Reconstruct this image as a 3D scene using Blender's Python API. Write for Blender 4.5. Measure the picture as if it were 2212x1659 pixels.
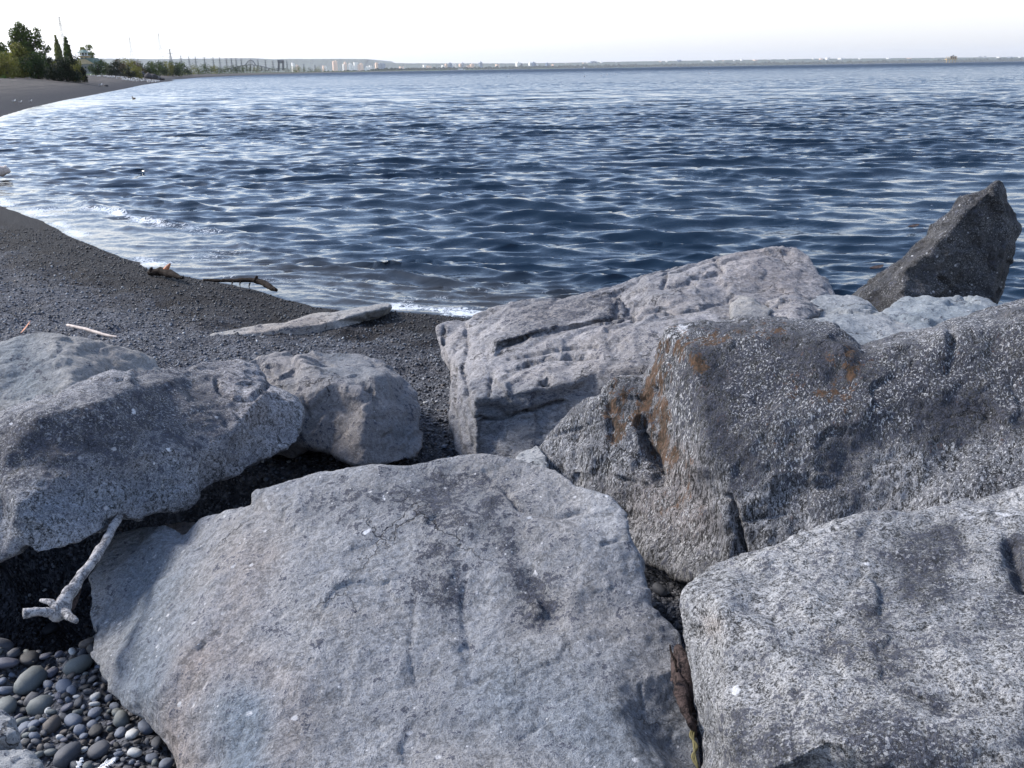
import bpy, bmesh, math, random
import numpy as np
from mathutils import Vector, Matrix
from mathutils.geometry import delaunay_2d_cdt
for o in list(bpy.data.objects): bpy.data.objects.remove(o)
SC = bpy.context.scene; COL = SC.collection
rnd = random.Random(7); RS = np.random.RandomState(11)
PI = math.pi
# ------------------------------------------------------------------ camera
CAMH = 2.0; FOC = 512 / math.tan(math.radians(29)); PITCH = math.radians(18.83); ROLL = math.radians(0.88)
F_ = np.array([0, math.cos(PITCH), -math.sin(PITCH)]); U0 = np.array([0, math.sin(PITCH), math.cos(PITCH)]); R0 = np.array([1., 0, 0])
R_ = R0 * math.cos(ROLL) - U0 * math.sin(ROLL); U_ = U0 * math.cos(ROLL) + R0 * math.sin(ROLL)
EYE = np.array([0, 0, CAMH])
cam_d = bpy.data.cameras.new('camera'); cam = bpy.data.objects.new('camera', cam_d); COL.objects.link(cam)
cam_d.sensor_width = 36; cam_d.lens = 18 / math.tan(math.radians(29)); cam_d.clip_start = 0.05; cam_d.clip_end = 60000
cam.matrix_world = Matrix(((R_[0], U_[0], -F_[0], 0), (R_[1], U_[1], -F_[1], 0), (R_[2], U_[2], -F_[2], CAMH), (0, 0, 0, 1)))
SC.camera = cam
# ------------------------------------------------------------------ light
SUN_EL = math.radians(36); SUN_AZ = math.radians(-68)   # azimuth from +Y, negative = to the left
world = bpy.data.worlds.new('World'); SC.world = world; world.use_nodes = True
wn = world.node_tree; bgn = wn.nodes['Background']
sky = wn.nodes.new('ShaderNodeTexSky'); sky.sky_type = 'NISHITA'; sky.sun_disc = False
sky.sun_elevation = SUN_EL; sky.sun_rotation = SUN_AZ; sky.air_density = 1.0; sky.dust_density = 0.5; sky.ozone_density = 3.0
hsv = wn.nodes.new('ShaderNodeHueSaturation'); 
tcw = wn.nodes.new('ShaderNodeTexCoord'); sxw = wn.nodes.new('ShaderNodeSeparateXYZ'); mrw = wn.nodes.new('ShaderNodeMapRange')
wn.links.new(tcw.outputs['Generated'], sxw.inputs[0]); wn.links.new(sxw.outputs[2], mrw.inputs[0]); mrw.inputs[1].default_value = .06; mrw.inputs[2].default_value = .30; mrw.inputs[3].default_value = .02; mrw.inputs[4].default_value = .82
wn.links.new(mrw.outputs[0], hsv.inputs['Saturation'])
v1w = wn.nodes.new('ShaderNodeMapRange'); v2w = wn.nodes.new('ShaderNodeMapRange'); adw = wn.nodes.new('ShaderNodeMath')
for nd, (a_, b_, c_, d_) in ((v1w, (0, .09, .68, .90)), (v2w, (.10, .35, 0, .28))):
    wn.links.new(sxw.outputs[2], nd.inputs[0])
    for i_, q_ in enumerate((a_, b_, c_, d_)): nd.inputs[i_ + 1].default_value = q_
wn.links.new(v1w.outputs[0], adw.inputs[0]); wn.links.new(v2w.outputs[0], adw.inputs[1]); wn.links.new(adw.outputs[0], hsv.inputs['Value'])
wn.links.new(sky.outputs[0], hsv.inputs['Color']); wn.links.new(hsv.outputs[0], bgn.inputs['Color'])
bgn.inputs['Strength'].default_value = 0.11
sd = bpy.data.lights.new('sun', 'SUN'); sd.energy = 2.7; sd.angle = math.radians(14); sd.color = (1, .93, .84)
sun = bpy.data.objects.new('sun', sd); COL.objects.link(sun)
sdir = Vector((math.sin(SUN_AZ) * math.cos(SUN_EL), math.cos(SUN_AZ) * math.cos(SUN_EL), math.sin(SUN_EL)))
sun.rotation_euler = sdir.to_track_quat('Z', 'Y').to_euler(); sun.location = sdir * 50
vs = SC.view_settings; vs.view_transform = 'Standard'; vs.look = 'None'; vs.gamma = 1; vs.exposure = 1.3
SC.render.engine = 'CYCLES'
# ------------------------------------------------------------------ helpers
S = 1024 / 2212.0            # the photograph was measured on a sheet 2212 wide
def ray(x, y):
    x = x * S; y = y * S
    return F_ + R_ * ((x - 512) / FOC) + U_ * ((384 - y) / FOC)
def at(x, y, Y):
    r = ray(x, y); return EYE + r * (Y / r[1])
def atz(x, y, z):
    r = ray(x, y); return EYE + r * ((z - CAMH) / r[2])
def gY(x, y, z):
    return (x, y, float(atz(x, y, z)[1]))
def proj(V):
    d = V - EYE; zc = d @ F_
    return np.stack([(d @ R_) / zc * FOC + 512, 384 - (d @ U_) / zc * FOC], 1) / S
def xat(x, Y):              # world x of a column at the horizon, distance Y
    r = ray(x, 152); return float(r[0] / r[1] * Y)
def tag(o, label=None, cat=None, group=None, kind=None):
    if label: o['label'] = label
    if cat: o['category'] = cat
    if group: o['group'] = group
    if kind: o['kind'] = kind
    return o
def link_mesh(name, V, polys, mat, parent=None, smooth=True, loc=None, attrs=None):
    """polys: list of int arrays (n,3)/(n,4) or list of lists"""
    V = np.asarray(V, dtype=np.float32)
    org = np.zeros(3) if loc is None else np.asarray(loc, float)
    V = V - org.astype(np.float32)
    if not isinstance(polys, (list, tuple)): polys = [polys]
    me = bpy.data.meshes.new(name)
    if len(polys) and isinstance(polys[0], np.ndarray) and polys[0].ndim == 2:
        loops = np.concatenate([p.ravel() for p in polys]); tot = np.concatenate([np.full(len(p), p.shape[1]) for p in polys])
        st = np.concatenate([[0], np.cumsum(tot)[:-1]])
        me.vertices.add(len(V)); me.vertices.foreach_set('co', V.ravel())
        me.loops.add(len(loops)); me.loops.foreach_set('vertex_index', loops.astype(np.int32))
        me.polygons.add(len(tot)); me.polygons.foreach_set('loop_start', st.astype(np.int32)); me.polygons.foreach_set('loop_total', tot.astype(np.int32))
        me.update(calc_edges=True)
    else:
        me.from_pydata([tuple(map(float, v)) for v in V], [], [tuple(int(i) for i in p) for p in polys])
    me.validate()
    if smooth: me.polygons.foreach_set('use_smooth', np.ones(len(me.polygons), bool))
    if attrs:
        for k, a in attrs.items():
            a = np.asarray(a, np.float32)
            if a.ndim == 1:
                t = me.attributes.new(k, 'FLOAT', 'POINT'); t.data.foreach_set('value', a)
            else:
                t = me.attributes.new(k, 'FLOAT_COLOR', 'POINT')
                b = np.ones((len(a), 4), np.float32); b[:, :3] = a; t.data.foreach_set('color', b.ravel())
    if mat: me.materials.append(mat)
    o = bpy.data.objects.new(name, me); COL.objects.link(o); o.location = org
    if parent: o.parent = parent
    return o
def empty(name, loc):
    o = bpy.data.objects.new(name, None); COL.objects.link(o); o.location = loc; o.empty_display_size = .2; return o
# value noise in numpy
def _h(i, j, k, s):
    n = (i * 374761393 + j * 668265263 + k * 2147483647 * 3 + s * 974634777) & 0xffffffff
    n = ((n ^ (n >> 13)) * 1274126177) & 0xffffffff
    n = (n ^ (n >> 16)) & 0xffffffff
    return n.astype(np.float64) / 4294967295.0
def vnoise(P, s=0):
    P = np.asarray(P, float); f = np.floor(P); t = P - f; i = f.astype(np.int64); t = t * t * t * (t * (t * 6 - 15) + 10)
    r = 0
    for a in (0, 1):
        for b in (0, 1):
            for c in (0, 1):
                w = (t[:, 0] if a else 1 - t[:, 0]) * (t[:, 1] if b else 1 - t[:, 1]) * (t[:, 2] if c else 1 - t[:, 2])
                r = r + w * _h(i[:, 0] + a, i[:, 1] + b, i[:, 2] + c, s)
    return r * 2 - 1
def fbm(P, o=4, s=0, g=.5):
    r = 0; a = 1; t = 0
    for k in range(o):
        r = r + a * vnoise(P * (2.03 ** k) + k * 13.7, s + k); t += a; a *= g
    return r / t
def worley(P, s=0):
    f = np.floor(P).astype(np.int64); best = np.full(len(P), 9.); cid = np.zeros(len(P)); sec = np.full(len(P), 9.)
    for a in (-1, 0, 1):
        for b in (-1, 0, 1):
            for c in (-1, 0, 1):
                i = f[:, 0] + a; j = f[:, 1] + b; k = f[:, 2] + c
                q = np.stack([i + _h(i, j, k, s), j + _h(i, j, k, s + 1), k + _h(i, j, k, s + 2)], 1)
                d = ((q - P) ** 2).sum(1) ** .5; h = _h(i, j, k, s + 3)
                m = d < best; sec = np.where(m, best, np.minimum(sec, d)); cid = np.where(m, h, cid); best = np.where(m, d, best)
    return best, sec, cid
def facets(P, s, warp=.35):
    P = P + warp * np.stack([vnoise(P * 1.7, s + 21), vnoise(P * 1.7, s + 22), vnoise(P * 1.7, s + 23)], 1)
    f = np.floor(P).astype(np.int64); best = np.full(len(P), 9.); out = np.zeros(len(P))
    for a in (-1, 0, 1):
        for b in (-1, 0, 1):
            for c in (-1, 0, 1):
                i = f[:, 0] + a; j = f[:, 1] + b; k = f[:, 2] + c; h = [_h(i, j, k, s + q) for q in range(7)]
                e = P - np.stack([i + h[0], j + h[1], k + h[2]], 1); d = (e ** 2).sum(1); m = d < best
                v = (e * (np.stack(h[3:6], 1) - .5)).sum(1) * 2 + (h[6] - .5) * .5; best = np.where(m, d, best); out = np.where(m, v, out)
    return out
def sstep(a, b, x):
    t = np.clip((x - a) / (b - a), 0, 1); return t * t * (3 - 2 * t)
# ------------------------------------------------------------------ material helpers
class NT:
    def __init__(s, name):
        s.m = bpy.data.materials.new(name); s.m.use_nodes = True; s.t = s.m.node_tree; s.b = s.t.nodes['Principled BSDF']; s.out = s.t.nodes['Material Output']
    def n(s, typ, **kw):
        x = s.t.nodes.new('ShaderNode' + typ)
        for k, v in kw.items(): setattr(x, k, v)
        return x
    def l(s, a, b): s.t.links.new(a, b)
    def put(s, sock, v):
        if isinstance(v, (int, float, tuple, list)): sock.default_value = v
        else: s.l(v, sock)
    def math(s, op, a, b=0, c=None, clamp=False):
        x = s.n('Math', operation=op, use_clamp=clamp); s.put(x.inputs[0], a); s.put(x.inputs[1], b)
        if c is not None: s.put(x.inputs[2], c)
        return x.outputs[0]
    def vmath(s, op, a, b=(0, 0, 0)):
        x = s.n('VectorMath', operation=op); s.put(x.inputs[0], a); s.put(x.inputs[1], b); return x.outputs[0]
    def noise(s, co, scale, detail=4, rough=.5, dist=0, color=False):
        x = s.n('TexNoise'); s.l(co, x.inputs['Vector']); x.inputs['Scale'].default_value = scale; x.inputs['Detail'].default_value = detail
        x.inputs['Roughness'].default_value = rough; x.inputs['Distortion'].default_value = dist
        return x.outputs['Color' if color else 'Fac']
    def vor(s, co, scale, feature='F1', out='Distance', rand=1):
        x = s.n('TexVoronoi', feature=feature); s.l(co, x.inputs['Vector']); x.inputs['Scale'].default_value = scale; x.inputs['Randomness'].default_value = rand
        return x.outputs[out]
    def ss(s, v, a, b, to0=0, to1=1):
        x = s.n('MapRange', interpolation_type='SMOOTHSTEP'); s.put(x.inputs['Value'], v); s.put(x.inputs['From Min'], a); s.put(x.inputs['From Max'], b)
        x.inputs['To Min'].default_value = to0; x.inputs['To Max'].default_value = to1; return x.outputs[0]
    def mix(s, f, a, b, mode='MIX'):
        x = s.n('Mix', data_type='RGBA', blend_type=mode); s.put(x.inputs[0], f)
        for i, v in ((6, a), (7, b)):
            if isinstance(v, tuple) and len(v) == 3: v = v + (1,)
            s.put(x.inputs[i], v)
        return x.outputs[2]
    def attr(s, name, out='Fac'):
        x = s.n('Attribute', attribute_name=name); return x.outputs[out]
    def map(s, co, scale=(1, 1, 1), rot=(0, 0, 0), loc=(0, 0, 0)):
        x = s.n('Mapping'); s.l(co, x.inputs[0]); x.inputs['Scale'].default_value = scale; x.inputs['Rotation'].default_value = rot; x.inputs['Location'].default_value = loc
        return x.outputs[0]
    def obj(s): return s.n('TexCoord').outputs['Object']
    def pos(s): return s.n('NewGeometry').outputs['Position']
    def bump(s, h, dist, strength=1.0, prev=None):
        x = s.n('Bump'); s.l(h, x.inputs['Height']); x.inputs['Distance'].default_value = dist; x.inputs['Strength'].default_value = strength
        if prev is not None: s.l(prev, x.inputs['Normal'])
        return x.outputs[0]
def simple_mat(name, col, rough=.7, var=.25, scale=3., metal=0, spec=.3):
    t = NT(name); co = t.obj(); n = t.noise(co, scale, 5, .6)
    c = t.mix(t.ss(n, .3, .7), tuple(max(0, v * (1 - var)) for v in col), tuple(min(1, v * (1 + var)) for v in col))
    t.l(c, t.b.inputs['Base Color']); t.b.inputs['Roughness'].default_value = rough; t.b.inputs['Metallic'].default_value = metal
    t.b.inputs['Specular IOR Level'].default_value = spec
    return t.m
def rock_mat(name, c_lo, c_hi, dark=(.02, .022, .032), speck=.5, spots=.35, orange=False, stretch=(1, 1, 1), rot=(0, 0, 0), warm=None, seed=0, bump=1.0, grain=1.0, fleck=.25):
    c_lo = (c_lo[0] * .80, c_lo[1] * .79, c_lo[2] * .76); c_hi = (c_hi[0] * .90, c_hi[1] * .89, c_hi[2] * .86)
    t = NT(name); co0 = t.obj(); co = t.map(co0, loc=(seed * 3.1, seed * 1.7, seed * 5.3)); cs = t.map(co, scale=stretch, rot=rot)
    big = t.noise(co, 2.6, 5, .6, .3); mid = t.noise(cs, 13, 8, .72, .4); fin = t.noise(cs, 52, 5, .75); gr = t.noise(cs, 190, 3, .8)
    base = t.mix(t.ss(big, .3, .7), c_lo, c_hi)
    if warm: base = t.mix(t.math('MULTIPLY', t.ss(t.noise(co, 1.7, 4, .6, .5), .48, .62), .75), base, warm)
    base = t.mix(t.math('MULTIPLY', t.attr('warm'), .8), base, (c_hi[0] * .95, c_hi[1] * .80, c_hi[2] * .70))
    base = t.mix(t.math('MULTIPLY', t.attr('cool'), .8), base, (c_lo[0] * .75, c_lo[1] * .90, c_lo[2] * 1.02))
    # crystals: lighter and darker grains
    gm = t.math('SUBTRACT', t.ss(mid, .36, .64), .5); gf = t.math('SUBTRACT', t.ss(fin, .43, .57), .5); gg = t.math('SUBTRACT', t.ss(gr, .42, .58), .5)
    f1 = t.math('ADD', t.math('MULTIPLY', gm, .40), t.math('ADD', t.math('MULTIPLY', gf, .62), t.math('MULTIPLY', gg, .45 * grain)))
    gain = t.math('MULTIPLY_ADD', f1, .72 + 1.6 * speck, 1.0); gain = t.math('MAXIMUM', gain, .14)
    vm = t.n('VectorMath', operation='SCALE'); t.l(base, vm.inputs[0]); t.l(gain, vm.inputs['Scale']); base = vm.outputs[0]
    # dark crust (lichen) and painted face shade where the attribute says, broken up by noise
    dk = t.math('ADD', t.math('MULTIPLY', t.attr('dark'), .47), t.math('ADD', t.math('MULTIPLY', gm, .48), t.math('ADD', t.math('MULTIPLY', gf, .42), t.math('MULTIPLY', gg, .16))))
    dfac = t.ss(dk, .29, .38)
    base = t.mix(t.math('MULTIPLY', dfac, .90), base, t.mix(t.ss(t.math('ADD', t.math('MULTIPLY', fin, .4), t.math('MULTIPLY', gr, .6)), .42, .62), tuple(v * .5 for v in dark), tuple(v * 3.2 for v in dark)))
    # hairline cracks
    ck = t.n('TexVoronoi', feature='DISTANCE_TO_EDGE')
    wsc = t.n('VectorMath', operation='SCALE'); t.l(t.noise(co, 6, 4, .7, color=True), wsc.inputs[0]); wsc.inputs['Scale'].default_value = .22; t.l(t.vmath('ADD', cs, wsc.outputs[0]), ck.inputs['Vector']); ck.inputs['Scale'].default_value = 2.6
    crk = t.math('MULTIPLY', t.ss(ck.outputs['Distance'], .010, .003), t.ss(t.noise(co, 2.3, 2, .5), .53, .62))
    base = t.mix(t.math('MULTIPLY', crk, .75), base, (.02, .02, .025))
    # pale spots
    wv = t.vor(cs, 17, out='Distance'); wn_ = t.noise(co, 9, 3, .6)
    wf = t.math('MULTIPLY', t.ss(t.math('SUBTRACT', wv, t.math('MULTIPLY', fin, .22)), .06, -.02), t.ss(wn_, .5, .62))
    wv2 = t.math('MULTIPLY', t.ss(t.vor(cs, 55), .22, .1), t.ss(t.noise(co, 21, 3, .6), .56, .64))
    wf = t.math('ADD', t.math('MULTIPLY', wf, .9), wv2, clamp=True)
    wf = t.math('MAXIMUM', t.math('MULTIPLY', wf, spots), t.ss(t.math('ADD', t.math('MULTIPLY', t.attr('white'), .30), t.math('ADD', t.math('MULTIPLY', fin, .5), t.math('MULTIPLY', mid, .3))), .56, .64))
    base = t.mix(wf, base, (.62, .63, .67))
    fk = t.math('MULTIPLY', t.ss(t.noise(t.map(cs, loc=(7, 3, 1)), 100, 3, .75), .55, .62), t.ss(t.noise(co, 4.5, 3, .6), .40, .55))
    base = t.mix(t.math('MULTIPLY', fk, fleck), base, (.60, .61, .64))
    if orange:
        of = t.math('ADD', t.math('MULTIPLY', t.attr('orange'), .22), t.math('ADD', t.math('MULTIPLY', t.ss(t.noise(cs, 14, 6, .75), .36, .64), .26), t.math('MULTIPLY', fin, .4)))
        base = t.mix(t.math('MULTIPLY', t.ss(of, .46, .54), .85), base, t.mix(t.ss(fin, .4, .6), (.05, .034, .02), (.12, .062, .03)))
    t.l(base, t.b.inputs['Base Color']); t.b.inputs['Roughness'].default_value = .82; t.b.inputs['Specular IOR Level'].default_value = .25
    h = t.math('ADD', t.math('MULTIPLY', mid, .55), t.math('ADD', t.math('MULTIPLY', fin, .28), t.math('MULTIPLY', gr, .07 * grain)))
    pits = t.ss(t.vor(cs, 33), .0, .28); h = t.math('MULTIPLY_ADD', t.math('MULTIPLY', pits, t.ss(wn_, .35, .6)), .10, h)
    h = t.math('MULTIPLY_ADD', crk, -.35, h)
    t.l(t.bump(h, .040 * bump, 1.0), t.b.inputs['Normal'])
    return t.m
# ------------------------------------------------------------------ shoreline and ground
def wz(x, y, z=0): v = atz(x, y, z); return (float(v[0]), float(v[1]))
near_sh = [wz(1010, 686), wz(930, 678), wz(850, 672), wz(760, 672), wz(690, 664), wz(620, 648), wz(560, 628), wz(480, 612), wz(400, 596), wz(330, 582), wz(240, 545), wz(150, 510), wz(95, 478), wz(0, 445)]
far_sh = [(-14.5, 24), (-19.5, 33), wz(0, 252), wz(60, 234), wz(130, 218), wz(200, 205), wz(262, 193), wz(310, 183)]
SHORE = [(400, -60), (40, 1.5), (9, 5.0), (4.2, 5.4), (2.6, 5.5), (1.5, 6.2), (.8, 6.9)] + near_sh + [(-9.8, 17.5)] + far_sh + [(xat(350, 270), 270), (xat(374, 310), 310), (xat(365, 360), 360), (xat(420, 520), 520), (xat(520, 900), 900), (xat(640, 1600), 1600), (xat(760, 2600), 2600), (xat(900, 4300), 4300), (xat(1150, 6500), 6500), (xat(1500, 8000), 8000), (xat(2300, 9500), 9500), (9000, 9000)]
SHP = np.array(SHORE, float)
def shore_sd(x, y):
    """distance to the waterline, > 0 on land (left of the line), and the arc parameter"""
    P = np.stack([x, y], 1); best = np.full(len(P), 1e12); sg = np.zeros(len(P)); par = np.zeros(len(P))
    acc = 0
    for a, b in zip(SHP[:-1], SHP[1:]):
        d = b - a; L2 = d @ d; L = L2 ** .5
        t = np.clip(((P - a) @ d) / L2, 0, 1); q = a + t[:, None] * d; e = P - q; ds = (e ** 2).sum(1)
        cr = d[0] * e[:, 1] - d[1] * e[:, 0]
        m = ds < best
        # at shared corners keep the segment seen most squarely
        tie = (np.abs(ds - best) < 1e-9 * (1 + best)) & (np.abs(cr) / L > np.abs(sg))
        m = m | tie
        best = np.where(m, ds, best); sg = np.where(m, cr / L, sg); par = np.where(m, acc + t * L, par); acc += L
    return np.sqrt(best) * np.sign(sg), par
HOLLOWS = [(float(at(420, 1100, 3.55)[0]), 3.5, .95, .62, .58), (float(at(100, 1270, 2.95)[0]), 3.02, .85, .42, .42), (float(at(1430, 1300, 2.6)[0]), 2.62, .30, .30, .12)]
def ground_z(x, y, detail=True):
    x = np.asarray(x, float); y = np.asarray(y, float); d, par = shore_sd(x, y)
    P = np.stack([x, y, 0 * x], 1)
    far = sstep(14, 48, y)
    cap = .30 + far * 2.5
    sl = .085 + .14 * far
    z = np.where(d > 0, cap * (1 - np.exp(-np.maximum(d, 0) * sl / cap)), np.maximum(d * .11, -3))
    # ground dug down by the boulders to deepen the shade there
    for hx, hy, rx, ry, dz in HOLLOWS: z = z - dz * (1 - sstep(.55, 1.0, np.hypot((x - hx) / rx, (y - hy) / ry)))
    if detail:
        near = (1 - sstep(14, 22, y)); up = sstep(.15, 1.2, d)
        z = z + near * up * (.05 * fbm(P * 1.3, 3, 5) + .028 * fbm(P * np.array([4.5, 4.5, 1]), 3, 9) - .03 * sstep(.35, .75, vnoise(P * 2.6, 77)))
        z = z + near * .012 * fbm(P * 14, 2, 19) * sstep(-.2, .6, d)
        z = z + (1 - near) * .12 * fbm(P * .25, 3, 3) * sstep(0, 8, d)
    return z
def hit_ground(x, y, lo=1.2, hi=600):
    r = ray(x, y); s = np.geomspace(lo, hi, 1500); X = r[0] / r[1] * s; Z = CAMH + r[2] / r[1] * s
    g = ground_z(X, s, False); k = np.argmax(Z <= g); k = k if Z[k] <= g[k] else len(s) - 1
    return X[k], s[k], g[k]
def fan(rows, a0, a1, na):
    r = np.asarray(rows); a = np.radians(np.linspace(a0, a1, na))
    X = r[:, None] * np.tan(a)[None, :]; Y = np.repeat(r[:, None], na, 1)
    i = np.arange((len(r) - 1) * (na - 1)); q = i // (na - 1) * na + i % (na - 1)
    return X.ravel(), Y.ravel(), np.stack([q, q + 1, q + na + 1, q + na], 1)
def rows(segs):
    out = [segs[0][0]]
    for a, b, f in segs:
        while out[-1] < b: out.append(out[-1] + f(out[-1]))
    return out
def ground():
    R = rows([(.9, 16, lambda r: max(.006, .0016 * r * r * .9)), (16, 400, lambda r: .03 * r), (400, 16000, lambda r: .12 * r)])
    X, Y, Q = fan(R, -52, 48, 560)
    Z = ground_z(X, Y)
    V = np.stack([X, Y, Z], 1); d, _ = shore_sd(X, Y)
    t = NT('gravel'); co = t.pos(); dd = t.attr('shore')
    far = t.ss(t.n('CameraData').outputs['View Distance'], 1e9, 2e9)  # unused constant zero
    v1 = t.n('TexVoronoi'); t.l(co, v1.inputs['Vector']); v1.inputs['Scale'].default_value = 42
    v2 = t.n('TexVoronoi'); t.l(co, v2.inputs['Vector']); v2.inputs['Scale'].default_value = 95
    sep = t.n('SeparateColor'); t.l(v1.outputs['Color'], sep.inputs[0]); sep2 = t.n('SeparateColor'); t.l(v2.outputs['Color'], sep2.inputs[0])
    c1 = t.mix(t.math('POWER', sep.outputs[0], 2.2), (.030, .034, .045), (.15, .16, .19)); c2 = t.mix(t.math('POWER', sep2.outputs[1], 2.5), (.026, .029, .038), (.19, .195, .22))
    c = t.mix(t.ss(t.noise(co, 9, 3, .6), .42, .6), c1, c2)
    c = t.mix(t.math('MULTIPLY', t.ss(t.noise(co, 1.6, 4, .65), .42, .7), .55), c, (.045, .043, .046))
    # wet band next to the water
    wet = t.ss(t.math('ADD', dd, t.math('MULTIPLY', t.math('SUBTRACT', t.noise(co, 1.2, 3, .6), .5), .9)), 1.5, .35)
    c = t.mix(t.math('MULTIPLY', wet, .85), c, (.011, .010, .011))
    wr = t.math('MULTIPLY', t.math('MULTIPLY', t.ss(dd, .35, .6), t.ss(dd, 1.5, .9)), t.ss(t.noise(co, 2.4, 4, .65), .44, .54))
    c = t.mix(t.math('MULTIPLY', wr, .8), c, (.012, .010, .010))
    # far beach: warmer brown gravel
    sy = t.n('SeparateXYZ'); t.l(co, sy.inputs[0])
    fr = t.ss(sy.outputs[1], 22, 60)
    fc = t.mix(t.ss(t.noise(co, .5, 5, .7), .35, .65), (.062, .056, .054), (.105, .092, .082))
    cb = t.n('CombineXYZ'); t.l(t.math('MULTIPLY', dd, .9), cb.inputs[0]); t.l(t.math('MULTIPLY', sy.outputs[1], .035), cb.inputs[1])
    fc = t.mix(t.math('MULTIPLY', t.ss(t.noise(cb.outputs[0], 1.0, 5, .7, .4), .42, .58), .75), fc, (.045, .040, .040)); fc = t.mix(t.ss(t.noise(co, 1.1, 4, .8), .60, .70), fc, (.15, .135, .12))
    fc = t.mix(t.ss(dd, 7, .6), fc, (.026, .026, .032))
    c = t.mix(fr, c, fc)
    gf = t.math('MULTIPLY', t.ss(dd, 15, 22), t.ss(sy.outputs[1], 40, 60)); gc = t.mix(t.ss(t.noise(co, 1.4, 5, .7), .35, .65), (.022, .045, .016), (.07, .105, .03))
    c = t.mix(gf, c, gc)
    t.l(c, t.b.inputs['Base Color']); t.b.inputs['Roughness'].default_value = .8; t.b.inputs['Specular IOR Level'].default_value = .12
    h = t.math('ADD', t.ss(v1.outputs['Distance'], .6, 0), t.math('MULTIPLY', t.ss(v2.outputs['Distance'], .6, 0), .45))
    t.l(t.bump(h, .016, .9), t.b.inputs['Normal'])
    o = link_mesh('beach_ground', V, Q, t.m, attrs={'shore': d}); tag(o, kind='structure')
ground()
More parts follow.
